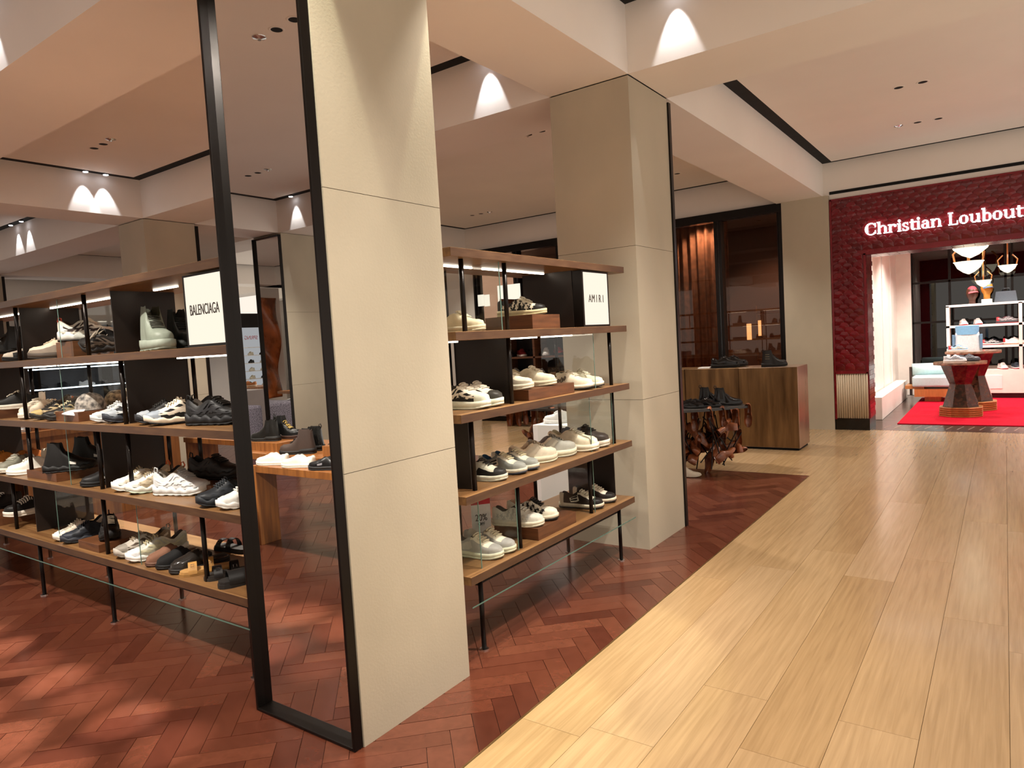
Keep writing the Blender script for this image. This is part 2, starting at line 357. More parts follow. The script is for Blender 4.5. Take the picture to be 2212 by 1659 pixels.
# ---------------------------------------------------------------- ceiling fittings
ring_me = MB().lathe([(.040, .034), (.040, .0305), (.053, .0305), (.056, .034)], 24, cap=False).mesh('trim_ring', True)
hole_me = MB().lathe([(.0402, .0315), (.0402, .034)], 24, cap=True).mesh('recess')
rose_me = MB().lathe([(.002, .012), (.012, .012), (.014, .02), (.034, .026), (.048, .03), (.05, .034), (.002, .034)], 18).mesh('cover')
def down(x, y, lab):
    t = thing('downlight', lab, 'ceiling light', (x, y, CEIL-.034), group='recessed ceiling downlights')
    link('trim_ring', ring_me, M['plaster'], t); link('recess', hole_me, M['shadowgap'], t)
def rose(x, y, lab):
    t = thing('sprinkler_head', lab, 'sprinkler', (x, y, CEIL-.034), group='sprinkler heads beside the downlights')
    link('cover', rose_me, M['chrome'], t)
DL = [((-7.6, 3.51), (-7.4, 3.51), (-7.2, 3.49), 'over the left shelf, left of the tall mirror'),
      ((-4.025, 6.455), None, (-4.205, 6.455), 'between the two stone columns'),
      ((-7.56, 9.69), (-7.37, 9.69), (-7.19, 9.7), 'far off, just over the right shelf'),
      ((-3.76, 9.59), None, None, 'just right of the second column'),
      ((-.846, 6.29), (-.641, 6.295), (-1.025, 6.32), 'upper group over the aisle'),
      ((-.812, 7.855), (-.61, 7.853), None, 'middle group over the aisle'),
      ((-.789, 9.396), (-.586, 9.417), (-.98, 9.391), 'group nearest the red shop front'),
      ((-4.046, .338), (-3.84, .348), (-4.232, .347), 'large in the top of the tall mirror'),
      ((-7.6, -1.82), (-7.4, -1.82), (-7.2, -1.82), 'small in the tall mirror, above its bright corner'),
      ((-12.6, 3.5), (-12.4, 3.5), (-12.2, 3.5), 'far left, above the distant beams')]
for a, b_, s, where in DL:
    for i, q in enumerate((a, b_)):
        if q: down(*q, ('first' if i == 0 else 'second')+' recessed black downlight '+where)
    if s: rose(*s, 'small round sprinkler head '+where)
def track(x, y, dx, dy, lab, lit=True):
    """small adjustable spot in the black slot, washing the beam below it"""
    t = thing('slot_spotlight', lab, 'spotlight', (x, y, CEIL-.06), group='spotlights in the ceiling slots')
    MB().tube((x, y, CEIL+.1), (x, y, CEIL-.01), .03, 14).build('housing', M['blackmetal'], t, smooth=True)
    MB().tube((x, y, CEIL-.01), (x, y, CEIL-.016), .027, 14).build('lens', M['bulb'] if lit else M['chrome'], t)
    spot((x, y, CEIL-.03), (x+dx, y+dy, SOF), 18, 50, .35, (.93, .95, 1), .012)
track(-8.55, 3.83, -.1, 0, 'left one of two lit spotlights in the ceiling slot')
track(-8.55, 4.05, -.1, 0, 'right one of two lit spotlights in the ceiling slot')
track(-3.25, 4.40, 0, .1, 'spotlight washing the beam between the two stone columns')
track(-1.72, 4.40, 0, .1, 'spotlight at the top edge washing the beam over the second column')
for k_ in range(8): spot((-5.0+k_*.36, 1.68, CEIL-.03), (-4.95+k_*.36, 1.36, 0), 1500*(.6+.4*(k_ % 2)), 6.4, 1, (1, .95, .88), .012)  # rows of narrow spots without fittings, added to draw light bands on the floor
for k_ in range(4): spot((-3.9+k_*.4, 1.66, CEIL-.03), (-3.85+k_*.4, .98, 0), 1400, 7, 1, (1, .95, .88), .012)
for y_ in (2.7, 3.2, 3.7): spot((-1.8, y_, CEIL-.03), (-1.9, y_-.1, 0), 130, 62, .6, (1, .92, .82), .02)
for y_ in (1.6, 2.62): spot((-1.99, y_, CEIL-.03), (-2.02, y_+.06*(1 if y_ < 2 else -1), 0), 230, 34, .2, (.97, 1, .76), .012)
track(-4.9, 1.66, 0, .1, 'spotlight washing the beam in the top left corner')
track(-12.4, 4.40, .0, .1, 'far spotlight in the slot at the left edge')
track(-12.0, 4.40, .0, .1, 'second far spotlight in the slot at the left edge')
track(-8.2, -2.9, 0, -.1, 'yellowish spotlight reflected high in the tall mirror')
track(-11.5, 10.68, 0, .1, 'distant spotlight washing the far wall')
# ---------------------------------------------------------------- tall tinted window in the back wall
wn = thing('window_1', 'tall dark tinted window in a black metal frame', None, (-5.5, YW, 0), kind='structure')
def fb(x0, x1, z0, z1, y0=YW-.06, y1=YW+.1): MB().box(x0, x1, y0, y1, z0, z1).build('window_frame', M['blackmetal'], wn, bevel=.004)
fb(-8.45, -2.64, 3.20, 3.33); fb(-8.45, -2.64, .0, .1); fb(-2.7, -2.64, .1, 3.2); fb(-2.73, -2.71, .1, 3.2, YW-.02, YW+.06)
MU = [-3.61, -4.57, -5.53, -6.49, -7.45, -8.41]
for x in MU:
    fb(x-.055, x-.012, .1, 3.2); fb(x+.012, x+.055, .1, 3.2)
    MB().box(x-.012, x+.012, YW, YW+.05, .1, 3.2).build('window_frame', M['chrome'], wn)
for a, b_ in zip([-2.73]+[x-.055 for x in MU], [x+.055 for x in MU]):
    MB().box(b_, a, YW+.02, YW+.028, .1, 3.2).build('window_pane', M['tint'], wn)
MB().box(-8.6, -2.5, 13.2, 13.3, 0, 3.4).build('wall_window_room', M['backdark'], kind='structure')
MB().box(-8.6, -2.5, 11.0, 13.2, 3.4, 3.45).build('ceiling', M['backdark'], kind='structure')
MB().box(-8.6, -2.5, 11.2, 13.2, -.05, 0).build('floor', M['backdark'], kind='structure')
MB().grid(lambda u, v: (-4.5+u*.85, 11.35+.035*math.sin(u*40)+.01*math.sin(u*13+v*6), .0+v*3.35), 90, 6).build('curtain', M['curtain'], None, True, label='brown gauze curtain hanging behind the left window pane', cat='curtain')
rk = thing('display_rack', 'faint metal shoe rack standing behind the right window pane', 'rack', (-3.0, 12.4, 0))
for x in (-3.5, -3.0, -2.55): MB().box(x-.012, x+.012, 12.3, 12.32, 0, 1.9).build('upright', M['chrome'], rk)
for z in (.55, .95, 1.35, 1.75): MB().box(-3.5, -2.55, 12.2, 12.5, z, z+.025).build('shelf_board', M['riser'], rk)
for x, z, lab in ((-3.9, 1.45, 'left glowing panel standing in for a window reflection'), (-3.72, 1.5, 'right glowing panel standing in for a window reflection')):
    MB().box(x-.04, x+.04, 13.17, 13.2, z-.15, z+.15).build('light_panel', emit('warm_reflection', 'ffd9a0', 3), label=lab, cat='light panel')  # added glowing panels in place of reflections in the window glass
spot((-3.2, 11.9, 3.3), (-3.2, 12.6, 0), 300, 120, .6); spot((-4.0, 11.1, 3.3), (-4.1, 11.3, 1.2), 120, 120, .6)  # lamps without fittings, added to light the curtain and the room behind
spot((-6.0, 11.9, 3.3), (-6.0, 12.6, 0), 300, 120, .6)
# ---------------------------------------------------------------- shoe kit
def lerp_tab(T, u):
    if u <= T[0][0]: return T[0][1]
    for (a, p), (b_, q) in zip(T, T[1:]):
        if u <= b_:
            t = (u-a)/(b_-a); t = t*t*(3-2*t); return p+(q-p)*t
    return T[-1][1]
def sst(a, b_, x): t = max(0, min(1, (x-a)/(b_-a))); return t*t*(3-2*t)
WP = [(0, .42), (.04, .66), (.1, .8), (.22, .84), (.4, .8), (.58, .94), (.72, 1), (.84, .93), (.92, .74), (.97, .5), (1, .22)]
AO = .42
# style: L length, W half width, sole profile, collar height profile (open part), top profile (closed part), open end, laces rows
ST = dict(
  low=dict(L=.29, W=.05, sole=[(0, .034), (.5, .03), (1, .026)], col=[(0, .098), (.08, .098), (.25, .076), (.42, .1), (.5, .108)], top=[(0, .095), (.42, .115), (.5, .112), (.62, .092), (.76, .07), (.88, .062), (.96, .052), (1, .03)], lace=6, spring=.010),
  chunk=dict(L=.305, W=.056, sole=[(0, .046), (.3, .042), (.6, .04), (1, .034)], col=[(0, .115), (.08, .118), (.25, .092), (.42, .122), (.5, .13)], top=[(0, .11), (.42, .138), (.5, .132), (.62, .108), (.76, .088), (.88, .08), (.96, .066), (1, .04)], lace=6, spring=.012, puff=1),
  run=dict(L=.30, W=.05, sole=[(0, .046), (.3, .036), (.6, .03), (1, .03)], col=[(0, .112), (.06, .114), (.25, .08), (.42, .108), (.5, .116)], top=[(0, .108), (.42, .122), (.5, .118), (.62, .094), (.76, .072), (.88, .06), (.96, .048), (1, .03)], lace=7, spring=.016, wave=.005, tread=1),
  track=dict(L=.305, W=.055, sole=[(0, .05), (.3, .044), (.6, .036), (1, .036)], col=[(0, .12), (.06, .122), (.25, .09), (.42, .116), (.5, .126)], top=[(0, .116), (.42, .132), (.5, .128), (.62, .104), (.76, .08), (.88, .068), (.96, .055), (1, .036)], lace=8, spring=.018, wave=.008, tread=1, loop=1, bow=1),
  boot=dict(L=.30, W=.052, sole=[(0, .044), (.36, .042), (.42, .03), (.6, .03), (1, .03)], col=[(0, .2), (.1, .205), (.3, .205), (.42, .21), (.5, .21)], top=[(0, .2), (.38, .21), (.43, .195), (.48, .15), (.54, .122), (.62, .1), (.74, .085), (.88, .08), (.96, .066), (1, .04)], lace=8, spring=.008, loop=1, shaft=0.2),
  combat=dict(L=.31, W=.058, sole=[(0, .06), (.36, .058), (.6, .054), (1, .05)], col=[(0, .235), (.1, .24), (.3, .235), (.42, .24), (.5, .24)], top=[(0, .23), (.38, .24), (.43, .22), (.48, .17), (.54, .142), (.62, .122), (.74, .108), (.88, .1), (.96, .085), (1, .06)], lace=9, spring=.006, tread=1, shaft=0.12),
  chelsea=dict(L=.295, W=.05, sole=[(0, .042), (.36, .04), (.44, .026), (1, .024)], col=[(0, .19), (.1, .19), (.3, .185), (.42, .19), (.5, .19)], top=[(0, .19), (.38, .19), (.43, .175), (.48, .138), (.54, .112), (.62, .092), (.76, .076), (.88, .066), (.96, .054), (1, .03)], lace=0, spring=.01, shaft=0.26, gore=1, loop=1),
  sock=dict(L=.30, W=.052, sole=[(0, .046), (.4, .036), (.6, .034), (1, .034)], col=[(0, .195), (.1, .193), (.3, .187), (.42, .19), (.5, .19)], top=[(0, .195), (.36, .19), (.44, .152), (.52, .118), (.62, .096), (.76, .076), (.88, .064), (.96, .052), (1, .034)], lace=0, spring=.016, wave=.006, tread=1, shaft=0.4),
  derby=dict(L=.30, W=.048, sole=[(0, .034), (.34, .032), (.38, .018), (1, .016)], col=[(0, .088), (.08, .09), (.25, .07), (.42, .092), (.5, .098)], top=[(0, .086), (.42, .104), (.5, .1), (.62, .08), (.76, .06), (.88, .052), (.96, .042), (1, .024)], lace=4, spring=.008),
  slip=dict(L=.285, W=.05, sole=[(0, .032), (.5, .028), (1, .026)], col=[(0, .088), (.08, .088), (.25, .07), (.42, .098), (.5, .102)], top=[(0, .086), (.42, .104), (.5, .1), (.62, .084), (.76, .07), (.88, .06), (.96, .05), (1, .03)], lace=0, spring=.008),
  mule=dict(L=.285, W=.05, sole=[(0, .026), (.5, .022), (1, .02)], col=[(0, .03), (.14, .03), (.3, .035), (.4, .07), (.5, .1)], top=[(0, .03), (.3, .032), (.42, .095), (.5, .1), (.62, .09), (.76, .075), (.88, .064), (.96, .05), (1, .026)], lace=0, spring=.006),
  last=dict(L=.26, W=.042, sole=[(0, .004), (1, .004)], col=[(0, .09), (.3, .1), (.5, .1)], top=[(0, .09), (.3, .105), (.42, .1), (.55, .075), (.7, .055), (.85, .045), (.95, .032), (1, .015)], lace=0, spring=.012, solid=1),
)
US = [0, .015, .03, .05, .08, .12, .17, .23, .29, .35, .39, .42, .45, .48, .52, .56, .61, .66, .71, .76, .81, .85, .89, .92, .945, .965, .985, 1]
AS = [1, .93, .85, .75, .65, .56, .49, .42, .36, .28, .18, .08]
def shoe_S(st):
    L, W = st['L'], st['W']; puff = .12 if st.get('puff') else 0
    def zsole(u): return lerp_tab(st['sole'], u)
    def S(u, t, off=0.0):
        """t in [-1, 1]: signed side, |t| = 1 at the welt, 0 on the centre line"""
        a = min(1, abs(t)); sg = -1 if t < 0 else 1; s = zsole(u)+st['spring']*max(0, (u-.7)/.3)**2; w_ = W*lerp_tab(WP, u)*.98
        x = (u-.5)*L
        Hc = lerp_tab(st['top'], u)+st['spring']*max(0, (u-.7)/.3)**2
        yc = w_*min(1, math.sin(a*PI/2))**.72 if a > 0 else 0; zc = s+(Hc-s)*max(0, math.cos(a*PI/2))**(.28 if u < .07 and not st.get('solid') else .35 if st.get('shaft') and .34 < u < .5 else .62)
        if st.get('solid'): wo = 0
        else: ue = .0 if not st.get('shaft') else .03; wo = sst(.015, .05, u)*(1-sst(.43-ue, .5-ue, u))
        if wo > 0:
            H = lerp_tab(st['col'], u)
            if a >= AO:
                b_ = (1-a)/(1-AO); fl = .34 if not st.get('shaft') else .30
                bul = puff*math.sin(b_*PI)
                y = w_*(1-fl*b_**2+bul); z = s+(H-s)*b_**.92
            else:
                c = a/AO; y = w_*.66*.86*c; z = s+.016+(H-s-.018)*c**7
            y = wo*y+(1-wo)*yc; z = wo*z+(1-wo)*zc
        else: y, z = yc*(1+puff*math.sin((1-a)*PI)*.5), zc
        if st.get('shaft') and u < .5:   # pull the shaft in over the ankle
            k = max(0, min(1, (z-.07)/.07)); xa = (.27-.5)*L; x = x+(xa-x)*st['shaft']*k
        return Vector((x, sg*(y+off), z+off*.55))
    return S
MC = {}
def shoe_meshes(style, split, over):
    key = (style, split, over)
    if key in MC: return MC[key]
    st = ST[style]; S = shoe_S(st); T = [-a for a in AS]+[0]+AS[::-1]; out = {}
    nt_ = len(T); V = [S(u, t) for u in US for t in T]; F = {}
    for i in range(len(US)-1):
        for j in range(nt_-1):
            u = (US[i]+US[i+1])/2; a = abs(T[j]+T[j+1])/2
            p = 'upper'
            if not st.get('solid'):
                if u < .46 and u > .03 and a < AO: p = 'lining'
                elif .44 < u < .7 and a < .24 and 't' in split: p = 'tongue'
                elif u > .80 and 'c' in split: p = 'toe_cap'
                elif u < .13 and 'h' in split: p = 'heel_counter'
                elif a > .78 and u > .12 and 'm' in split: p = 'mudguard'
                elif .46 < u < .81 and a < .55 and 'v' in split: p = 'vamp'
                elif u < .46 and a < .54 and 'k' in split: p = 'collar'
            F.setdefault(p, []).append((i*nt_+j, i*nt_+j+1, (i+1)*nt_+j+1, (i+1)*nt_+j))
    F['upper'].append(tuple(range(nt_))[::-1]); n = (len(US)-1)*nt_; F.setdefault('toe_cap' if 'toe_cap' in F else 'upper', []).append(tuple(range(n, n+nt_)))
    for p, fs in F.items():
        used = sorted({i for f in fs for i in f}); ix = {k: q for q, k in enumerate(used)}
        out[p] = MB().add([V[k] for k in used], [tuple(ix[k] for k in f) for f in fs]).mesh(p, True)
    if not st.get('solid'):
        def ring(u, z0, z1, g):
            w_ = st['W']*lerp_tab(WP, u)*g+.002; x = (u-.5)*st['L']*1.03; sp = st['spring']*max(0, (u-.68)/.32)**2
            wv = st.get('wave', 0)*math.sin(u*34)
            zb, zt = z0+sp*(1.15 if z0 == 0 else 1), z1(u)+sp+wv*(1 if z1(u) > .02 else 0)
            if st.get('tread') and z0 == 0: zb += .005*(1 if math.sin(u*46) > .2 else 0)
            return [(x, -w_*.95, zb), (x, -w_*1.03, (zb+zt)/2), (x, -w_, zt), (x, w_, zt), (x, w_*1.03, (zb+zt)/2), (x, w_*.95, zb)]
        UU = [0, .012, .03, .05, .09, .13, .17, .21, .25, .29, .33, .37, .41, .45, .49, .53, .57, .61, .65, .69, .73, .77, .81, .85, .89, .92, .945, .965, .985, 1]
        def loft(z0, z1, g):
            m_ = MB(); P = [q for u in UU for q in ring(u, z0, z1, g)]; n6 = 6
            m_.add(P, [(i*n6+k, (i+1)*n6+k, (i+1)*n6+(k+1) % n6, i*n6+(k+1) % n6) for i in range(len(UU)-1) for k in range(n6)]+[tuple(range(6)), tuple(range((len(UU)-1)*6, len(UU)*6))[::-1]])
            return m_
        out['midsole'] = loft(.009, lambda u: lerp_tab(st['sole'], u)+.002, 1.07).mesh('midsole', True)
        out['outsole'] = loft(0, lambda u: .0105, 1.06).mesh('outsole', True)
        if st['lace']:
            m_ = MB(); n = st['lace']; hi = st.get('shaft'); ua, ub = (.435, .66) if hi else (.445, .69)
            prev = None
            for k in range(n):
                u = ua+(ub-ua)*k/(n-1); P = []
                for q in range(7):
                    t = -.27+.54*q/6; P.append(S(u+.012*(q/6-.5), t, .0035)+Vector((.0015, 0, .002)))
                m_.path(P, .0034, 5)
                if prev:
                    m_.path([prev[0], (prev[0]+P[-1])/2+Vector((0, 0, .004)), P[-1]], .0026, 4)
                prev = P
            if st.get('bow'):
                c = S(ua-.005, 0, .004)+Vector((0, 0, .008))
                for sg in (-1, 1):
                    m_.path([c+Vector((.006*math.sin(a)-.004, sg*(.02-.02*math.cos(a)), .012*math.sin(a))) for a in [i*PI/4 for i in range(8)]], .0022, 4, True)
                    m_.path([c, c+Vector((.02, sg*.02, -.002)), c+Vector((.045, sg*.035, -.03))], .0022, 4)
            out['laces'] = m_.mesh('laces', True)
        if st.get('loop'):
            b_ = S(.0, 0); m_ = MB()
            m_.path([b_+Vector((.004, 0, -.02)), b_+Vector((-.008, 0, .004)), b_+Vector((-.002, 0, .024)), b_+Vector((.012, 0, .02)), b_+Vector((.014, 0, -.008))], [.004]*5, 5)
            out['pull_loop'] = m_.mesh('pull_loop', True)
        if st.get('gore'):
            over = over+('gore',)
    for nm, side in [(q, s) for q in over for s in (-1, 1)]:
        m_ = MB()
        def patch(poly, off, n=5):
            for sg in (side,):
                c = (sum(p[0] for p in poly)/len(poly), sum(p[1] for p in poly)/len(poly)); pts = []
                for k in range(len(poly)):
                    (u0, a0), (u1, a1) = poly[k], poly[(k+1) % len(poly)]
                    for q in range(n): pts.append((u0+(u1-u0)*q/n, a0+(a1-a0)*q/n))
                rows = [[(c[0]+(u-c[0])*f, c[1]+(a-c[1])*f) for u, a in pts] for f in (1, .66, .33)]
                Vv = [S(u, sg*a, off) for r_ in rows for u, a in r_]+[S(c[0], sg*c[1], off)]; nn = len(pts)
                Ff = [(r_*nn+k, r_*nn+(k+1) % nn, (r_+1)*nn+(k+1) % nn, (r_+1)*nn+k) for r_ in (0, 1) for k in range(nn)]+[(2*nn+k, 2*nn+(k+1) % nn, 3*nn) for k in range(nn)]
                m_.add(Vv, Ff if sg < 0 else [f[::-1] for f in Ff])
        def star(u, a, r, off=.0022):
            patch([(u+r*.62*(1 if k % 2 == 0 else .42)*math.cos(k*PI/5+.3), a+r*3.2*(1 if k % 2 == 0 else .42)*math.sin(k*PI/5+.3)) for k in range(10)], off, 2)
        if nm == 'gore': patch([(.2, .5), (.36, .5), (.36, .9), (.24, .9)], .001)
        elif nm == 'stripes':
            for u in (.36, .45, .54, .62): patch([(u, .92), (u+.05, .92), (u+.0, .5), (u-.05, .5)], .002)
        elif nm == 'swoop':
            patch([(.18, .72), (.4, .9), (.66, .92), (.8, .8), (.6, .78), (.42, .72), (.26, .58)], .0025)
            patch([(.0+.06, .95), (.3, .95), (.2, .7), (.06, .62)], .0028)
        elif nm == 'web':
            for p in ([(.14, .9), (.3, .9), (.46, .55), (.41, .55)], [(.34, .93), (.4, .93), (.58, .5), (.53, .5)], [(.46, .94), (.54, .94), (.7, .52), (.65, .5)], [(.06, .74), (.5, .88), (.5, .8), (.06, .62)], [(.5, .9), (.84, .86), (.84, .76), (.5, .8)], [(.62, .94), (.7, .94), (.84, .6), (.78, .58)]): patch(p, .003)
        elif nm == 'bone':
            patch([(.3, .92), (.5, .92), (.46, .6), (.26, .58)], .002)
        elif nm == 'bonebar':
            for a in (.66, .80): patch([(.31, a+.05), (.465, a+.05), (.45, a-.04), (.29, a-.04)], .0036, 3)
        elif nm == 'stars':
            for k, (u, a) in enumerate([(.14, .82), (.22, .7), (.27, .88), (.34, .75), (.42, .86), (.46, .66), (.54, .8), (.58, .58), (.63, .88), (.68, .7), (.74, .84), (.77, .6), (.36, .6)]): star(u, a, .06+.012*(k % 3))
        elif nm == 'script':
            for k in range(5):
                u = .2+.07*k; P = [S(u+.028*math.sin(q*1.25), .78-.13*math.cos(q*1.1)*(1 if k % 2 else .7), .003) for q in range(6)]
                m_.path([Vector((p.x, side*p.y, p.z)) for p in P], .0022, 4)
        elif nm == 'tag':
            patch([(.52, .96), (.66, .96), (.66, .84), (.52, .84)], .003)
        elif nm == 'side':
            patch([(.24, .9), (.46, .93), (.58, .62), (.46, .5), (.3, .56)], .002)
        elif nm == 'heelstripe':
            patch([(.03, .62), (.2, .72), (.2, .6), (.03, .48)], .002)
        elif nm == 'bars':
            for k in range(6): patch([(.45+.045*k, .62), (.475+.045*k, .62), (.475+.045*k, .06), (.45+.045*k, .06)], .006, 4)
        elif nm == 'studs':
            for k in range(12):
                c = S(.14+.05*(k % 4), side*(.62+.1*(k//4)), .002); m_.lathe([(.004, 0), (.003, .003), (.001, .004)], 6, (0, 0)); m_.v[-18:] = [(c.x+x, c.y+y, c.z+z) for x, y, z in m_.v[-18:]]
        out['overlay_'+nm+(':l' if side < 0 else ':r')] = m_.mesh('overlay_'+nm, True)
    MC[key] = out; return out
def smat(h, rough=.55):
    k = 'shoe_%s_%d' % (h, int(rough*100))
    return surf(k, h, rough, var=.05, scale=(45, 45, 45), bump=.04, bscale=260, rvar=.06, spec=.32)
def shoe(style, loc, head, cols, label, group=None, cat='shoe', sc=1.0, gloss=None, tilt=(0, 0)):
    """cols: u upper, s midsole, o outsole, l laces, i lining, c toe cap, t tongue, h heel, m mudguard, v vamp, k collar, p pull loop, plus overlay name = colour"""
    c = dict(kv.split('=') for kv in cols.split()); rg = gloss or .5
    split = ''.join(k for k in 'cthmvk' if k in c); ov = tuple(k for k in c if len(k) > 1)
    t = thing('shoe', label, cat, loc, R(head), group); t.rotation_euler = (R(tilt[0]), R(tilt[1]), R(head))
    if sc != 1: t.scale = (sc,)*3
    nm = dict(upper='u', lining='i', tongue='t', toe_cap='c', heel_counter='h', mudguard='m', vamp='v', collar='k', midsole='s', outsole='o', laces='l', pull_loop='p', overlay_gore='i')
    df = dict(u='222222', i='1a1715', s='e8e2d4', l=None, p=None, o=None)
    for part, me in shoe_meshes(style, split, ov).items():
        part = part.split(':')[0]
        k = nm.get(part, part[8:] if part.startswith('overlay_') else 'u')
        h = c.get(k) or df.get(k)
        if k == 'l' and not h: h = c['u']
        if k == 'p' and not h: h = c['u']
        if k == 'o' and not h: h = c.get('s', 'e8e2d4')
        if h is None: h = c['u']
        link({'overlay_'+k: {'stars': 'star_patches', 'script': 'script_lettering', 'gore': 'elastic_gore'}.get(k, 'side_overlay')}.get(part, part), me, smat(h, rg if part in ('upper', 'toe_cap', 'vamp', 'heel_counter', 'mudguard') else .6), t)
    return t
FOOT = [(-.14, .0), (-.132, .022), (-.11, .034), (-.06, .036), (.0, .036), (.05, .043), (.09, .047), (.12, .04), (.138, .022), (.142, 0), (.138, -.02), (.12, -.036), (.09, -.044), (.05, -.042), (0, -.034), (-.06, -.034), (-.11, -.033), (-.132, -.021)]
def sandal(loc, head, bed, strap, label, kind='two', group=None, sole=None):
    t = thing('sandal', label, 'sandal', loc, R(head), group); mb, ms = smat(bed, .6), smat(strap, .4)
    th = .026 if kind == 'two' else .034
    link('sole', MB().prism([(x*1.02, y*1.03) for x, y in FOOT], 0, th*.6).mesh('sole'), smat(sole or bed, .6), t)
    link('footbed', MB().prism([(x*.99, y*.99) for x, y in FOOT], th*.6, th).mesh('footbed'), mb, t)
    def arch(x, wd, hgt, hy=.046):
        def f(u, v):
            a = PI*u; return (x+(v-.5)*wd+.012*math.sin(a)*0, -hy*math.cos(a)*1.02, th*.5+(hgt)*math.sin(a)**.8)
        m_ = MB().grid(f, 16, 3); m_.grid(lambda u, v: tuple(Vector(f(u, v))+Vector((0, .003*math.cos(PI*u), .003*math.sin(PI*u)+.0012))), 16, 3); return m_
    if kind == 'slide': link('strap', arch(.055, .085, .055, .048).mesh('strap', True), ms, t)
    else:
        link('strap', arch(.078, .042, .048, .048).mesh('strap', True), ms, t); link('strap', arch(-.005, .04, .06, .042).mesh('strap', True), ms, t)
        for x in (.078, -.005):
            link('buckle', MB().path([(x-.008, .033, .062), (x+.008, .033, .062), (x+.008, .043, .051), (x-.008, .043, .051)], .0016, 5, True).mesh('buckle'), M['chrome'], t)
    return t
def cap_hat(loc, head, crown, brim, label, print_=None):
    t = thing('baseball_cap', label, 'cap', loc, R(head)); mc = surf('cap_print_'+crown, crown, .75, var=.05, scale=(38, 38, 38), col2=print_, detail=2) if print_ else smat(crown, .7); mb = smat(brim, .7)
    def f(u, v):
        a = 2*PI*u; e = v*PI/2; return (.088*math.cos(a)*math.cos(e)**.8 if v < 1 else 0, .078*math.sin(a)*math.cos(e)**.8 if v < 1 else 0, .004+.105*math.sin(e)**.9)
    link('crown', MB().grid(f, 24, 8).mesh('crown', True), mc, t)
    def g(u, v):
        a = -1.15+2.3*u; r = .082+.075*v*math.cos(a*.9)**.6; return (r*math.cos(a), (.078+.01*v)*math.sin(a)*1.05, .008-.018*v*v+.022*v*math.cos(a)*0-.02*(math.sin(a))**2*v)
    m_ = MB().grid(g, 14, 4); m_.grid(lambda u, v: tuple(Vector(g(u, v))+Vector((0, 0, .004))), 14, 4)
    link('brim', m_.mesh('brim', True), mb, t)
    link('button', MB().lathe([(.008, .106), (.006, .111), (.001, .113)], 10).mesh('button', True), mb, t)
    return t
def riser(cx, cy, z, lx, ly, h, label, mat=None, rz=0):
    return MB().box(-lx/2, lx/2, -ly/2, ly/2, 0, h).build('display_riser', mat or M['riser'], None, bevel=.002, label=label, cat='riser'), None
def put_riser(c, z, lx, ly, h, label, mat=None, rz=0):
    o = riser(0, 0, 0, lx, ly, h, label, mat)[0]; o.location = (c[0], c[1], z); o.rotation_euler = (0, 0, R(rz)); return o
# ---------------------------------------------------------------- the two shoe shelves
ZL = {'T': 2.004, '2': 1.606, '3': 1.21, '4': .814, '5': .42}; BT = .042
GAPS = {'T2': (1.606, 2.004-BT), '23': (1.21, 1.606-BT), '34': (.814, 1.21-BT), '45': (.42, .814-BT), 'leg': (0, .42-BT)}
def shelving(label, origin, bx, s0, s1, wood, posts, panels, panes, strips, strips2, lowglass):
    t = thing('shoe_shelf', label, 'shelf', origin)
    def box(name, mat, a, b_, c, d, e, f, bevel=0):
        return MB().box(*bx(a, b_, c, d), e, f).build(name, mat, t, bevel=bevel)
    for k, z in ZL.items():
        bd = box('shelf_board', wood, s0, s1, 0, .53, z-BT, z, .0015); MB().box(*bx(s0, s1, -.0015, 0), z-BT+.001, z-.0015).build('edge_shade', M['edgeshade'], bd)  # added dark strip: front edge paints in shade against the brightly lit top
    box('apron', M['panel'], s0+.12, s1-.12, .06, .075, .42-BT-.045, .42-BT)
    perf = MB()
    for i in range(int((s1-s0-.3)/.014)):
        for j in range(3): perf.box(*bx(s0+.14+i*.014, s0+.147+i*.014, .0575, .0605), .42-BT-.04+j*.013, .42-BT-.034+j*.013)
    p_ = perf.build('apron_perforation', M['shadowgap'], t, kind='stuff')
    for g, ss in posts.items():
        z0, z1 = GAPS[g]
        for s in ss:
            for d in (.055, .475):
                a = bx(s, s, d, d); MB().tube((a[0], a[2], z0), (a[0], a[2], z1), .0125, 12).build('post', M['blackmetal'], t, smooth=True)
            if g == 'leg':
                for d in (.055, .475):
                    a = bx(s, s, d, d); MB().lathe([(.024, 0), (.024, .006), (.014, .009)], 14, (a[0], a[2])).build('foot_disc', M['chrome'], t)
    for g, ss in panels.items():
        for s in ss: box('divider_panel', M['panel'], s-.004, s+.004, .085, .455, *GAPS[g])
    for g, ss in panes.items():
        for s in ss:
            z0, z1 = GAPS[g]; p = box('glass_pane', M['glass'], s-.003, s+.003, .04, .44, z0, z1)
            e = MB().box(*bx(s-.003, s+.003, .038, .04), z0, z1).build('glass_edge', M['edge'], p)
            e.location = (0, 0, 0)
    for zk, L_ in (('T', strips), ('2', strips2)):
        for a, b_ in L_: box('light_strip', M['led'], a, b_, .262, .275, ZL[zk]-BT-.008, ZL[zk]-BT)
    box('glass_shelf', M['glass'], lowglass[0], lowglass[1], -.01, .5, .274, .282)
    box('glass_shelf_edge', M['edge'], lowglass[0], lowglass[1], -.0115, -.01, .275, .281)
    return t
bx1 = lambda a, b_, c, d: (a, b_, 1.83+c, 1.83+d)
bx2 = lambda a, b_, c, d: (-2.11-c, -2.11-d, a, b_)
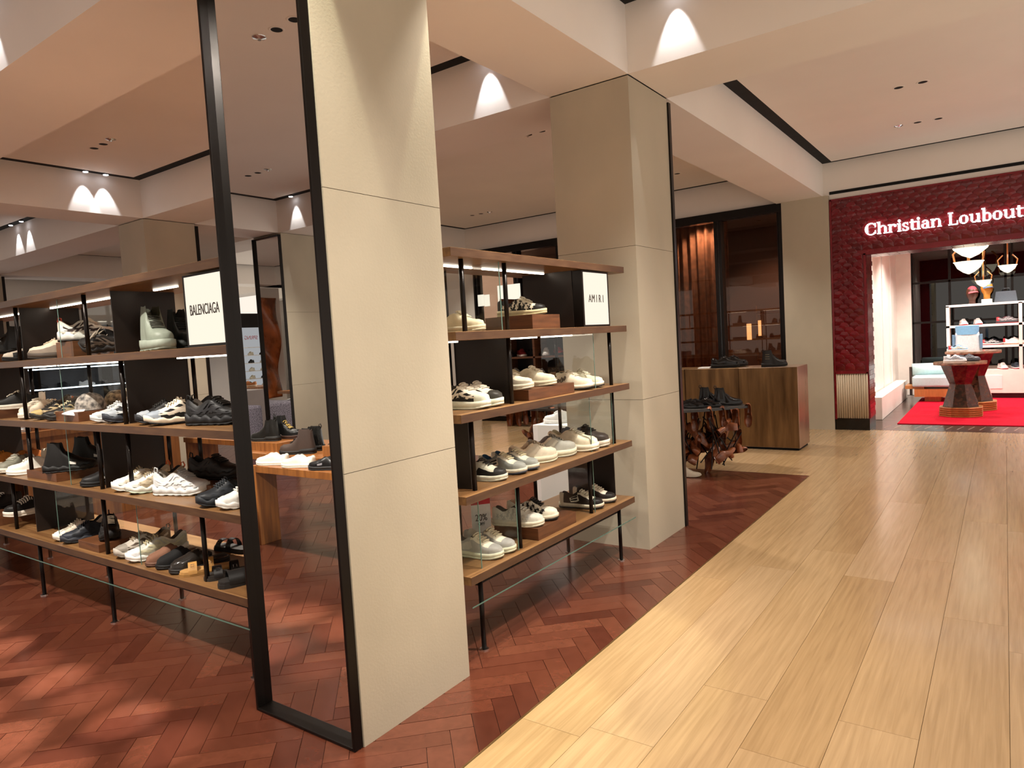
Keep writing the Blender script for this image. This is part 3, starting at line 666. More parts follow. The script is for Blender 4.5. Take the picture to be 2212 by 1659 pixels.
shelving('long walnut shoe shelf with black posts left of the mirror, under the lit brand sign', (-5.0, 2.1, 0), bx1, -8.5, -2.74, M['walnutx'],
    {'T2': (-7.4, -6.4, -5.38, -4.38), '23': (-6.4, -5.38, -4.01, -2.96), '34': (-6.4, -5.38, -4.37, -4.01, -2.96), '45': (-6.74, -5.74, -4.38, -3.32), 'leg': (-8.3, -7.3, -6.38, -5.38, -4.38, -2.97)},
    {'T2': (-5.405, -4.12, -6.8), '23': (-6.40, -4.035), '34': (-6.66, -4.395), '45': (-5.48, -7.0)},
    {'T2': (-4.7,), '23': (-4.75,), '34': (-4.75,), '45': (-3.954, -5.0)},
    [(-5.38, -4.95), (-4.93, -4.51), (-3.99, -3.74), (-6.34, -5.83)], [(-5.95, -5.4), (-5.35, -4.45), (-4.4, -4.05), (-3.8, -3.05)], (-8.4, -2.78))
shelving('short walnut shoe shelf with black posts between the two cream columns', (-2.37, 3.42, 0), bx2, 2.52, 4.336, M['walnuty'],
    {'T2': (2.66, 3.02, 4.18), '23': (3.02, 4.18), '34': (2.66, 4.18), '45': (3.02, 3.82), 'leg': (2.655, 4.2)},
    {'T2': (3.78,), '23': (3.045,), '34': (2.675,), '45': (4.22,)},
    {'T2': (2.95,), '23': (3.93,), '34': (3.838, 4.139), '45': (2.656, 2.98, 3.84)},
    [(2.56, 3.01), (3.11, 3.74)], [(2.56, 2.85), (3.06, 3.62), (3.68, 4.05)], (2.505, 4.32))
# lit brand signs
def text_mesh(s, size, sx=1.0, space=1.0, extr=.001):
    c = bpy.data.curves.new('lettering', 'FONT'); c.body = s; c.size = size; c.align_x = 'CENTER'; c.align_y = 'CENTER'; c.space_character = space; c.extrude = extr
    o = bpy.data.objects.new('tmp', c); COL.objects.link(o); bpy.context.view_layer.update()
    me = bpy.data.meshes.new_from_object(o.evaluated_get(bpy.context.evaluated_depsgraph_get())); bpy.data.objects.remove(o)
    for v in me.vertices: v.co.x *= sx
    return me
def sign_box(label, c, rz, wd, z0, z1, text, size, sx, space, dep=.10):
    t = thing('brand_sign', label, 'sign', (c[0], c[1], z0), rz); h = z1-z0
    link('sign_frame', MB().box(-wd/2-.012, wd/2+.012, .001, dep, 0, h).mesh('sign_frame'), M['blackmetal'], t)
    link('sign_face', MB().box(-wd/2+.006, wd/2-.006, -.001, .006, .012, h-.01).mesh('sign_face'), M['sign'], t)
    if space > 1.2:
        for i, ch in enumerate(text): link('letter', text_mesh(ch, size, sx), M['ink'], t, ((i-(len(text)-1)/2)*size*.62, -.0025, h*.5), (PI/2, 0, 0))
    else: link('lettering', text_mesh(text, size, sx, space), M['ink'], t, (0, -.0025, h*.5), (PI/2, 0, 0))
    return t
sign_box('glowing cream sign reading BALENCIAGA at the end of the left shelf', (-3.068, 1.845, 0), 0, .325, 1.607, 1.953, 'BALENCIAGA', .072, .57, 1.0)
sign_box('glowing cream sign reading AMIRI on the right shelf', (-2.125, 3.955, 0), R(90), .325, 1.607, 1.957, 'AMIRI', .07, .78, 1.6)
# ---------------------------------------------------------------- shoes: left shelf
def at(px, py, z): v = onz(px, py, z); return (v.x, v.y, z)
def a1(px, py, z, y=2.0):
    v = ony(px, py, y); return (v.x, y, z)
def a2(px, py, z, x=-2.3):
    v = onx(px, py, x); return (x, v.y, z)
Z5, Z4, Z3, Z2 = .42, .814, 1.21, 1.606
G1 = 'shoes on the left shelf'; G2 = 'shoes on the right shelf'
# bottom tier
put_riser(a1(28, 1120, Z5), Z5, .34, .30, .075, 'riser under the black and white strappy shoe at the left edge')
shoe('chunk', a1(62, 1097, Z5+.075), 268, 'u=1a1815 s=e9e0d0 bars=e9e0d0 l=e9e0d0', 'black shoe with thick cream sole and cream straps on a bottom tier riser', G1)
shoe('low', a1(8, 1108, Z5+.075), 290, 'u=151413 s=1d1b19 l=ddd5c8', 'black shoe cut by the left edge, bottom tier', G1)
shoe('run', a1(172, 1128, Z5), 262, 'u=cdbfae s=e6ded0 o=b9ad9c c=e9e4da l=cdbfae web=d8cbb8', 'beige runner half hidden behind the navy runner, bottom tier', G1, sc=1.02)
shoe('run', a1(192, 1142, Z5), 258, 'u=23262c s=2e3138 o=1c1c1e l=22252b c=2b303a web=1c1f25', 'navy runner beside the beige one, bottom tier', G1, sc=1.05)
put_riser(a1(240, 1160, Z5), Z5, .27, .27, .05, 'small riser under the black sneaker with cream laces, bottom tier')
shoe('track', a1(238, 1152, Z5+.05), 335, 'u=141212 s=191716 o=100f0f l=e6dcc6 swoop=2a2725', 'black sneaker with cream laces facing out on a bottom tier riser', G1)
shoe('track', a1(309, 1178, Z5), 262, 'u=5a4a3c s=b7b0a4 o=7d776d l=8a7860 c=8f887c web=b9b0a2 v=b3aca0', 'taupe and grey runner behind the silver one, bottom tier', G1)
shoe('run', a1(340, 1188, Z5), 258, 'u=c9c1b0 s=f1efe9 o=e6e2da l=b9aa86 c=d7d8d8 v=cfcdc6 web=d9cfae p=3a2a20 i=3a2a20', 'silver and gold runner with white sole, bottom tier', G1, sc=1.08, gloss=.28)
shoe('mule', a1(374, 1196, Z5), 262, 'u=7c5744 s=6a4a3a o=5a3d30 i=5c4234', 'brown suede mule, bottom tier', G1, gloss=.85)
shoe('mule', a1(397, 1205, Z5), 262, 'u=131212 s=151414 i=1c1a19', 'black suede mule between the brown and leather ones', G1, gloss=.85)
shoe('mule', a1(431, 1212, Z5), 260, 'u=2a2623 s=211d1b i=2a2521', 'black leather clog beside the suede mules', G1, sc=1.06, gloss=.22)
sandal(a1(452, 1232, Z5, 1.98), 240, 'b58a52', 'b98a4c', 'tan leather sandal by the front edge of the bottom tier', 'two', 'sandals at the right end of the bottom tier', '9c7440')
sandal(a1(503, 1212, Z5, 2.01), 245, '2a2623', '1b1817', 'black sandal with buckles behind the tan sandal', 'two', 'sandals at the right end of the bottom tier')
sandal(a1(505, 1196, Z5, 2.27), 185, '2a2623', '1b1817', 'rear black buckled sandal next to the mirror frame', 'two', 'sandals at the right end of the bottom tier')
sandal(a1(537, 1262, Z5, 1.98), 250, '24211f', '1c1a19', 'black pool slide nearest the mirror frame', 'slide', 'sandals at the right end of the bottom tier')
# second tier
shoe('low', a1(8, 990, Z4, 2.05), 262, 'u=b5732e s=e9dfca l=c9852f i=7a4a22', 'orange sneaker with cream sole, second tier', G1)
shoe('low', a1(72, 977, Z4, 2.21), 262, 'u=b3672e s=e9dfca i=8a4a22', 'rust sneaker behind the orange one, second tier', G1)
shoe('chunk', a1(36, 1003, Z4, 1.97), 300, 'u=8e8d7d s=e4dfd0 l=c9c5b4 i=8e8d7d h=a5a290', 'grey green sneaker facing out, second tier', G1, sc=.92)
shoe('chunk', a1(112, 998, Z4, 2.24), 350, 'u=e6dcc4 s=efe9da l=efe6d2 i=e0d6be', 'cream sneaker with cream laces at the back, second tier', G1, sc=.98)
shoe('low', a1(76, 1018, Z4, 1.99), 256, 'u=ece7da s=f2eee4 l=e8e3d6 h=262a45 i=e6e0d2 heelstripe=c8643a', 'white low sneaker with navy heel, second tier', G1, sc=1.12)
put_riser(a1(165, 1030, Z4, 2.08), Z4, .46, .42, .055, 'riser under the black sock sneakers, second tier')
shoe('sock', a1(153, 1014, Z4+.055, 1.97), 52, 'u=141312 s=171615 tag=e9e6df', 'black sock sneaker on the riser, second tier', G1)
shoe('sock', a1(208, 1002, Z4+.055, 2.2), 48, 'u=161514 s=1a1817 tag=e9e6df', 'rear black sock sneaker behind a post, second tier', G1)
shoe('slip', a1(232, 1038, Z4, 1.99), 262, 'u=191818 s=141313 tag=dcd9d2', 'flat black slip on with white mark, second tier', G1)
shoe('track', a1(306, 1036, Z4), 256, 'u=c4b49a s=e8e6de o=dcdcd2 l=a99a7a c=dadbd6 v=d5d3ca web=d8cfba p=d05a2c', 'beige runner with orange pull tab, second tier', G1)
shoe('track', a1(337, 1040, Z4), 256, 'u=bfae92 s=e6e8dc o=c9d8c0 l=9a8b6e c=d9dad4 v=d2d0c6 web=cdc0a4 p=d05a2c', 'beige and white runner beside it, second tier', G1)
shoe('track', a1(394, 1062, Z4), 22, 'u=c9cbca s=d6d8d6 o=c9c9c2 l=b9bbba web=e4e4e0 c=dadcdb i=8d8478', 'pale grey runner facing right, second tier', G1, sc=1.06)
put_riser(a1(474, 1040, Z4, 2.19), Z4, .3, .28, .05, 'riser under the black runner, second tier')
shoe('track', a1(468, 1040, Z4+.05, 2.2), 20, 'u=17120f s=1c1613 o=171210 l=1f1814 web=251d18 i=120f0d', 'black lace up runner on a riser, second tier', G1, sc=1.06)
shoe('track', a1(493, 1062, Z4, 1.98), 258, 'u=1f2226 s=23272c o=1b1d20 l=2b2e32 web=2e3238', 'navy black runner near the mirror frame, second tier', G1)
shoe('run', a1(535, 1062, Z4, 1.99), 258, 'u=e3e1da s=eeece6 o=dad8d0', 'white runner tucked against the mirror frame, second tier', G1)
# third tier
put_riser(a1(20, 892, Z3), Z3, .42, .32, .06, 'riser at the left edge, third tier')
shoe('low', a1(42, 872, Z3+.06), 244, 'u=191714 s=ebe4d4 l=e6dcc8 h=ece5d6 i=191714', 'black low sneaker with cream sole and heel, third tier', G1, sc=1.12)
shoe('chunk', a1(84, 890, Z3), 300, 'u=e2d4bd s=e6dac6 l=e9dfcb i=d8c8ae', 'cream sneaker facing out beside a post, third tier', G1)
shoe('run', a1(122, 888, Z3, 2.0), 265, 'u=201c17 s=2a251e c=b29a66 web=b6a27c l=2a251e', 'black and tan camouflage runner, third tier', G1)
shoe('run', a1(152, 892, Z3, 1.98), 262, 'u=1c1916 s=211d19 web=9c8a68 l=cbbd9c', 'dark runner with tan marks left of the cap riser', G1)
put_riser(a1(214, 893, Z3, 2.1), Z3, .46, .44, .06, 'riser under the two printed caps, third tier')
cap_hat(a1(196, 878, Z3+.06, 1.99), 250, 'a79f94', 'c9c5c4', 'grey printed baseball cap on the riser, third tier', '3d3a38')
cap_hat(a1(256, 872, Z3+.06, 2.21), 270, 'b39a78', '2a2018', 'tan patterned baseball cap behind the grey one', '33261c')
shoe('run', a1(259, 895, Z3, 1.99), 258, 'u=a9abaa s=c3c4c2 c=b5b7b5 l=c9cac8 web=dfe0de', 'grey runner behind a post, third tier', G1)
shoe('track', a1(286, 892, Z3), 262, 'u=25272a s=30333a l=d8d8d4 web=cfd0ce c=9aa0a6', 'black and silver runner half hidden by the dark panel', G1)
shoe('track', a1(359, 886, Z3), 256, 'u=191817 s=26272a l=24221f c=9aa0a6 web=3a3a3b', 'black runner with silver toe, third tier', G1)
shoe('run', a1(392, 898, Z3), 252, 'u=1b1917 s=e2d6c0 o=1a1817 l=e4d8c2 web=e6dcca c=8e98a2 v=e4dac6 swoop=e2d6c2', 'cream and black runner in front of the dark panel, third tier', G1, sc=1.18)
shoe('track', a1(470, 905, Z3), 20, 'u=181818 s=1b1b1d o=151516 l=2e2c2a web=232325 i=3a3026', 'black chunky runner next to the mirror frame, third tier', G1, sc=1.1)
# top tier (seen from just below its level)
def top1(px, py, y, dz=0): return (ony(px, py, y).x, y, Z2+dz)
put_riser(top1(20, 770, 2.05), Z2, .30, .3, .06, 'riser at the left edge of the top tier')
shoe('boot', top1(12, 760, 2.03, .06), 245, 'u=17140f s=1b1712 l=2a251c', 'black lace up boot at the left edge of the top tier', G1, gloss=.3)
shoe('slip', top1(60, 770, 1.98), 258, 'u=171412 s=191614 c=d9cdba v=cfc3b0', 'flat black shoe with cream toe, top tier', G1)
shoe('chunk', top1(122, 768, 2.0), 245, 'u=d3c4ab s=4a4037 o=2a241f l=dccdb4 m=8d8072 i=6a5a48', 'beige sneaker with dark layered sole, top tier', G1)
put_riser(top1(185, 765, 2.06), Z2, .24, .24, .10, 'tall riser under the white and red runner, top tier')
shoe('track', top1(192, 740, 2.05, .10), 40, 'u=d8cdbf s=d9d6d0 o=26201d l=cdb6a2 web=33241f swoop=e4ded6 c=c9b6a6 p=c8442e i=3a241c', 'white and red runner with red tag on a tall riser, top tier', G1, sc=1.1)
shoe('track', top1(236, 755, 2.02, .045), 215, 'u=1d1b19 s=232120 o=191817 l=8d8272 web=5a5148', 'black rugged runner lying tilted against the dark panel', G1, tilt=(-38, 0))
shoe('combat', top1(341, 755, 1.98), -12, 'u=7d8578 s=8b9386 o=7b8376 l=3a3a30 i=3c3a24 p=7d8578', 'grey green platform combat boot in front of the dark panel', G1, sc=1.05)
shoe('combat', top1(396, 752, 2.16), -12, 'u=1d211f s=232725 l=191b1a', 'second dark combat boot, top tier', G1)  # much darker colours than the first combat boot
# ---------------------------------------------------------------- shoes: right shelf
def top2(px, py, x, dz=0): return (x, onx(px, py, x).y, Z2+dz)
shoe('low', top2(992, 712, -2.34), 12, 'u=d9cfae s=d6cdb0 l=e3dac0 i=cabd98', 'cream sneaker beside the near column, top tier of the right shelf', G2)
put_riser(top2(1130, 708, -2.36), Z2, .34, .30, .085, 'tall riser under the star sneaker, top tier of the right shelf', rz=0)
shoe('low', top2(1128, 676, -2.34, .085), 20, 'u=1a1714 s=d3c69c o=cabd92 stars=d9d0b8 l=d9d0b8 v=cfc4a8', 'black sneaker with white stars on the tall riser', G2)
shoe('chunk', a2(1001, 872, Z3), 8, 'u=1e1b18 s=dfe0cc l=e0d2be v=e4dac8 web=e6ddca tag=1d1b19 c=d9dcc8 i=c9a088', 'black and white skate sneaker by the dark panel', G2)
shoe('chunk', a2(1030, 868, Z3), 8, 'u=2a2723 s=dcdfc9 l=e4d8c4 v=e2d8c6 side=e4dccb c=3a3630', 'second black and white skate sneaker by the dark panel', G2)
put_riser(a2(1148, 848, Z3), Z3, .30, .50, .062, 'wide riser with the cream sneakers on the right shelf')
shoe('low', a2(1098, 826, Z3+.062), 15, 'u=e2d6bd s=e2dac2 h=2a2622 l=e2d6bd m=b8ad98', 'cream sneaker with black heel behind a post', G2)
shoe('low', a2(1148, 826, Z3+.062), 10, 'u=e0d5b9 s=dcd3b6 l=e6dcc4 i=d2c5a4 side=d5c9aa', 'cream low sneaker on the wide riser', G2, sc=1.05)
shoe('low', a2(1228, 830, Z3), 10, 'u=e4d9bf s=e6dfca o=2a251f l=e9dfc8 script=2a251f', 'white sneaker with black script lettering', G2, sc=1.12)
shoe('low', a2(1252, 822, Z3), 10, 'u=e2d7bc s=e4dcc6 o=2a251f l=e9dfc8 script=3a342c', 'second white lettered sneaker just behind', G2, sc=1.1)
shoe('low', a2(1040, 1030, Z4), 14, 'u=d3cfb9 s=dcdac4 m=24221f c=2a2825 h=1e1c1a l=2a2825 side=d8d4c0 i=171615', 'white and black sneaker behind the first post', G2)
shoe('low', a2(1085, 1003, Z4), 8, 'u=8a8d86 s=ddd8c2 o=3a3f4a l=d9cba6 v=e0d8c2 c=9a9c94 bone=e6ddc8 bonebar=2a2a28 h=e0d9c6 i=2f506e', 'grey sneaker with blue lining, front of its pair', G2)
shoe('low', a2(1112, 993, Z4), 8, 'u=90938c s=ddd8c2 o=3a3f4a l=d9cba6 v=e0d8c2 c=9a9c94 bone=e6ddc8 h=e0d9c6 i=2f506e', 'grey sneaker with blue lining, rear of its pair', G2)
shoe('chunk', a2(1152, 976, Z4), 62, 'u=d9cfb8 s=d3cdb2 l=e6dcc6 k=e6d2b2 i=e0c6a4', 'cream padded sneaker showing its heel', G2)
shoe('chunk', a2(1193, 980, Z4), 58, 'u=a8a79c s=d9d4b8 o=b5b19c l=a8a79c k=e4d3b6 side=c3bfae h=9a9b94 i=a59a94', 'grey padded sneaker showing its heel', G2, sc=1.05)
shoe('chunk', a2(1238, 958, Z4), 8, 'u=ece2c6 s=e9e2ca l=f0e8d2 k=f0e4c8 i=e4d6b4', 'cream chunky sneaker in front of the glass', G2, sc=1.1)
shoe('chunk', a2(1264, 949, Z4), 8, 'u=3a322c s=cfc6b4 l=191614 i=2a2420 k=2a2420', 'dark brown sneaker with cream sole beside it', G2, sc=1.08)
shoe('low', a2(1030, 1190, Z5), 8, 'u=a9a8a0 s=d6d8bd l=e2d8b8 v=e4dfc8 c=a5a49c bone=c3c1b4 h=26231f i=26231f', 'grey and white sneaker in front of the 20% sign', G2, sc=1.05)
shoe('low', a2(1058, 1176, Z5), 8, 'u=aeada5 s=d6d8bd l=e2d8b8 v=e4dfc8 c=a8a7a0 bone=c3c1b4 i=c9c3b4', 'second grey and white sneaker by the 20% sign', G2, sc=1.05)
put_riser(a2(1158, 1136, Z5), Z5, .31, .42, .068, 'riser under the star sneakers, bottom tier of the right shelf')
shoe('low', a2(1150, 1103, Z5+.068), 12, 'u=e6dfca s=e2dcc4 o=24211e l=24211e stars=1c1917 i=d8a888 t=2a2724', 'white sneaker with black stars on the riser', G2, sc=1.08)
shoe('low', a2(1118, 1102, Z5+.068), 14, 'u=d9d6c8 s=e0dbc4 l=d9d6c8 stars=b9b8ae', 'pale sneaker with grey stars behind a post', G2, sc=1.05)
shoe('low', a2(1256, 1082, Z5), 10, 'u=2b211c s=e4d9c2 o=2a211c l=e4d9c2 v=e0d6c2 c=1d1714 bone=ece2d0 bonebar=1d1714 h=e4d9c6 i=2b211c', 'brown black sneaker with white panel, front of its pair', G2, sc=1.02)
shoe('low', a2(1284, 1074, Z5), 10, 'u=2b211c s=e4d9c2 o=2a211c l=e4d9c2 v=e0d6c2 c=1d1714 bone=ece2d0 h=e4d9c6', 'brown black sneaker with white toe, rear of its pair', G2, sc=1.02)
# discount sign stand
t = thing('sale_sign', 'small upright card reading 20% OFF on the right shelf', 'sign', (-2.45, 3.05, Z5), R(50))
link('holder', MB().box(-.06, .06, -.03, .04, 0, .004).mesh('holder'), M['glass'], t)
link('card', MB().box(-.056, .056, 0, .003, .004, .25).mesh('card'), smat('cfc9c4', .5), t)
link('red_band', MB().box(-.056, .056, -.001, 0, .207, .25).mesh('red_band'), smat('b3222c', .5), t)
link('lettering', text_mesh('20%', .055, .8, .95), M['ink'], t, (0, -.002, .13), (PI/2, 0, 0))
link('lettering', text_mesh('OFF', .026, .9, 1.0), M['ink'], t, (0, -.002, .095), (PI/2, 0, 0))
# ---------------------------------------------------------------- red shop front
YF = YW-.06
sf = thing('shop_front', 'red glazed scale tile shop front with white lit lettering', 'shop front', (-.5, YF, 0))
MB().box(-1.995, -1.556, YF, 11.25, .15, 3.255).build('pier_backing', M['redplain'], sf)
MB().box(-1.556, 2.2, YF, 11.25, 2.445, 3.255).build('fascia_backing', M['redplain'], sf)
for x0, x1, z0, z1 in ((-1.997, -1.972, .15, 3.255), (-1.58, -1.553, .8, 2.46), (-1.58, 2.2, 2.44, 2.465), (-1.99, 2.2, 3.235, 3.258), (-1.98, -1.56, .80, .82)):
    MB().box(x0, x1, YF-.022, YF, z0, z1).build('red_border', M['redplain'], sf)
rr = .064
arc = [(rr*math.cos(a), rr*math.sin(a)) for a in [PI*k/8 for k in range(9)]]
sv = [(x, -.011 if z > .02 else -.007, z) for x, z in arc]+[(-rr, -.003, -rr*.62), (rr, -.003, -rr*.62)]
sv2 = [(x*.84, y-.003, z*.84+.004) for x, y, z in sv]
nS = len(sv); scale_me = MB().add(sv+sv2+[(0, -.0148, .012)]+[(x, 0.004, z) for x, y, z in sv],
    [(k, (k+1) % nS, nS+(k+1) % nS, nS+k) for k in range(nS)]+[(nS+k, nS+(k+1) % nS, 2*nS) for k in range(nS)]+[(2*nS+1+k, 2*nS+1+(k+1) % nS, (k+1) % nS, k) for k in range(nS)]).mesh('scale_tile')
random.seed(2); cnt = 0; far = MB()
cells = []
for j in range(60):
    z = 3.19-j*rr
    for i in range(40):
        x = -1.915+i*2*rr+(rr if j % 2 else 0)
        if z > 2.50 and x < .75: cells.append((x, z))
        elif z > .87 and x < -1.60: cells.append((x, z))
for n, (x, z) in enumerate(sorted(cells, key=lambda c: c[0] > .25)):
    ln = (x, YF-.001, z)
    if n < 300: link('scale_tile', scale_me, M['redtile'], sf, Vector(ln)-sf.location, (R(random.uniform(-3, 3)), 0, R(random.uniform(-2.5, 2.5))))
    else: far.add([(v.co.x+x, v.co.y+YF-.001, v.co.z+z) for v in scale_me.vertices], [tuple(p.vertices) for p in scale_me.polygons])
if far.v: far.build('scale_tile_field', M['redtile'], sf, kind='stuff')
fx = thing('pier_panel', 'pale fluted stone panel at the foot of the red pier', 'panel', (-1.77, YF, 0))
for k in range(14): MB().tube((-1.965+k*.0295, YF-.002, .165), (-1.965+k*.0295, YF-.002, .80), .0148, 8).build('flute', M['fluted'], fx, smooth=True)
MB().box(-1.99, -1.553, YF-.02, 11.25, 0, .162).build('baseboard_shop', M['blackstone'], kind='structure')
jb = MB()
for j in range(34):
    for i in range(4):
        z = .165+j*.0672; y = YF+.005+i*.127-(.06 if j % 2 else 0)
        y0, y1 = max(y, YF+.005), min(y+.122, 11.25)
        if y1-y0 > .02: jb.box(-1.557, -1.545-random.uniform(0, .003), y0, y1, z, z+.063)
jb.build('jamb_tiles', M['redtile'], sf, kind='stuff')
lt = MB()
for i in range(30):
    for j in range(4): lt.box(-1.55+i*.125, -1.43+i*.125, YF+.005+j*.127, YF+.125+j*.127, 2.436-random.uniform(0, .002), 2.446)
lt.build('lintel_tiles', M['redtile'], sf, kind='stuff')
# serif sign lettering, built stroke by stroke
def letters(txt):
    res = []
    def rect(x0, y0, x1, y1): P.append([(x0, y0), (x1, y0), (x1, y1), (x0, y1)])
    def arc_(cx, cy, rx, ry, a0, a1, tx=.26, ty=.11, n=14):
        for k in range(n):
            q = []
            for a, f in ((a0+(a1-a0)*k/n, 1), (a0+(a1-a0)*(k+1)/n, 1), (a0+(a1-a0)*(k+1)/n, 0), (a0+(a1-a0)*k/n, 0)):
                a = R(a); th = 0 if f else 1; q.append((cx+(rx-th*tx*abs(math.cos(a))-th*.0)*math.cos(a)-(th*.0), cy+(ry-th*(ty+(tx-ty)*0))*math.sin(a)))
            P.append(q)
    def stem(x, y0, y1, top=True, bot=True, w_=.25):
        rect(x, y0, x+w_, y1)
        if bot: rect(x-.1, y0, x+w_+.1, y0+.085)
        if top: rect(x-.12, y1-.1, x+.05, y1)
    for ch in txt:
        P = []; wd = 1
        if ch == 'C': arc_(.72, .72, .72, .77, 42, 318, .34); rect(1.17, .92, 1.27, 1.42); rect(1.18, .12, 1.26, .5); wd = 1.36
        elif ch == 'h': stem(.12, 0, 1.5); arc_(.68, .6, .42, .42, 0, 150, .25); rect(.85, 0, 1.1, .62); rect(.75, 0, 1.2, .085); wd = 1.22
        elif ch == 'r': stem(.12, 0, 1); arc_(.62, .62, .36, .38, 40, 150, .2); arc_(.8, .8, .15, .15, 0, 360, .15, .15); wd = .98
        elif ch == 'i': stem(.12, 0, 1); arc_(.245, 1.3, .16, .16, 0, 360, .16, .16); wd = .5
        elif ch == 's': arc_(.36, .75, .33, .27, 30, 270, .22); arc_(.38, .25, .36, .27, -150, 90, .24); rect(.58, .7, .66, 1.0); rect(.04, .02, .12, .32); wd = .78
        elif ch == 't': rect(.15, .2, .4, 1.28); rect(0, .9, .64, 1.0); arc_(.42, .24, .28, .26, 180, 330, .25); wd = .66
        elif ch == 'a': arc_(.4, .3, .4, .32, 0, 360, .25); rect(.56, .0, .81, .7); arc_(.43, .68, .38, .33, 0, 160, .25); rect(.81, 0, .92, .085); wd = .94
        elif ch == 'n': stem(.12, 0, 1); arc_(.68, .6, .42, .42, 0, 150, .25); rect(.85, 0, 1.1, .62); rect(.75, 0, 1.2, .085); wd = 1.22
        elif ch == 'L': stem(.16, 0, 1.47, False); rect(.02, 1.38, .56, 1.47); rect(.06, 0, 1.05, .1); rect(.95, 0, 1.06, .45); wd = 1.12
        elif ch == 'o': arc_(.48, .5, .48, .52, 0, 360, .29); wd = 1.0
        elif ch == 'u': rect(.12, .38, .37, 1); rect(0, .9, .2, 1); arc_(.5, .42, .39, .44, 180, 330, .25); rect(.8, 0, 1.05, 1); rect(.68, .9, .86, 1); rect(1.05, 0, 1.15, .085); wd = 1.17
        elif ch == 'b': rect(.12, 0, .37, 1.5); rect(0, 1.4, .2, 1.5); arc_(.56, .48, .44, .5, -140, 140, .27); arc_(.56, .48, .44, .5, 140, 220, .05); wd = 1.04
        elif ch == ' ': wd = .5
        m_ = MB()
        for q in P: m_.prism(q, 0, 1)
        res.append((m_, wd+.06))
    return res
LT_ = letters('Christian Louboutin'); k = .905/sum(w_ for _, w_ in letters('Christian')); X_ = 0
lo = MB().box(-1.55, .55, YF-.032, YF-.028, 2.70, 2.712).build('letter_rail', M['redplain'], sf); lo['label'] = 'white lit serif lettering reading Christian Louboutin'
for m_, w_ in LT_:
    if m_.v:
        m_.v = [(-1.548+(X_+x)*k, YF-.06+z*.03, 2.698+y*.107) for x, y, z in m_.v]; m_.build('letter', M['letterglow'], lo)
    X_ += w_
# ---------------------------------------------------------------- inside the boutique
MB().box(-1.75, 2.2, 11.25, 16.2, 2.95, 3.0).build('ceiling', M['cream'], kind='structure')
MB().box(-1.75, 2.2, 11.2, 16.2, -.2, -.004).build('floor', M['darkwood'], kind='structure')
th = MB().box(-1.55, 2.2, 10.78, 11.35, -.1, .002).build('threshold', M['darkwood'], None, label='dark threshold strip with brass inlays at the boutique door', cat='threshold')
for i in range(22): MB().add([(-1.42+i*.125, 10.98, .003), (-1.405+i*.125, 10.98, .003), (-1.345+i*.125, 11.28, .003), (-1.36+i*.125, 11.28, .003)], [(0, 1, 2, 3)]).build('brass_inlay', M['brassside'], th)
MB().box(-1.3, 2.2, 11.45, 15.2, -.004, .008).build('carpet', M['redcarpet'], None, label='bright red carpet inside the boutique', cat='carpet')
MB().box(-1.80, -1.75, 11.25, 16.2, 0, 3.0).build('wall_boutique_left', M['cream'], kind='structure')
for y in (11.5, 12.6, 13.7, 14.8): MB().box(-1.75, -1.735, y, y+.03, .3, 2.95).build('trim_3', M['white'], kind='structure')
MB().box(2.2, 2.3, 11.25, 16.2, 0, 3.0).build('wall_boutique_right', M['cream'], kind='structure')
MB().box(-1.8, 2.3, 16.2, 16.3, 0, 3.0).build('wall_boutique_back', M['cream'], kind='structure')
MB().box(-1.75, -1.50, 15.8, 16.2, 0, 3.0).build('wall_boutique_pier', M['cream'], kind='structure')
YB2 = 15.9
w2 = thing('window_2', 'black gridded window at the back of the boutique', None, (-.5, YB2, 0), kind='structure')
MB().box(-1.5, 2.2, YB2+.02, YB2+.03, .55, 2.95).build('window_pane', M['dark'], w2)
MB().box(-1.5, 2.2, YB2+.1, YB2+.12, .0, 2.95).build('window_backing', surf('night_view', '1c1e22', .6, var=.5, scale=(1.5,)*3), w2)
for x in (-1.49, -.86, .02, .12, .7, 1.3): MB().box(x-.02, x+.02, YB2-.03, YB2+.02, .55, 2.95).build('window_frame', M['blackmetal'], w2)
for z in (.55, 1.42, 2.2, 2.93): MB().box(-1.5, 2.2, YB2-.03, YB2+.02, z-.02, z+.02).build('window_frame', M['blackmetal'], w2)
MB().box(-1.5, 2.2, YB2-.15, YB2, 0, .55).build('wall_boutique_dado', M['cream'], kind='structure')
# pendants
def pendant(x, y, z, s, lab):
    t = thing('pendant_lamp', lab, 'lamp', (x, y, z))
    link('bowl', MB().lathe([(.01, 0), (.1*s, .04*s), (.2*s, .12*s), (.25*s, .22*s), (.27*s, .235*s), (.26*s, .24*s), (.2*s, .22*s)], 8, cap=False, ph=.4).mesh('bowl'), M['lamp'], t)
    for a in (0, PI/2, PI, 3*PI/2):
        link('bracket', MB().path([(.22*s*math.cos(a), .22*s*math.sin(a), .22*s), (.25*s*math.cos(a), .25*s*math.sin(a), .4*s), (.12*s*math.cos(a), .12*s*math.sin(a), .55*s)], .018*s, 6).mesh('bracket', True), M['ribwood'], t)
    link('stem', MB().tube((0, 0, .2*s), (0, 0, max(.5*s, 2.95-z)), .02*s, 8).mesh('stem'), M['ribwood'], t)
pendant(-.44, 12.8, 2.15, .8, 'faceted cream pendant lamp nearest the shop door')
pendant(-.40, 12.3, 2.36, 1.15, 'larger cream pendant lamp cut off by the red lintel')
pendant(-.30, 14.9, 2.0, .5, 'small cream pendant lamp deeper in the boutique')
pendant(.05, 14.6, 2.2, .55, 'cream pendant lamp at the right edge of the boutique')
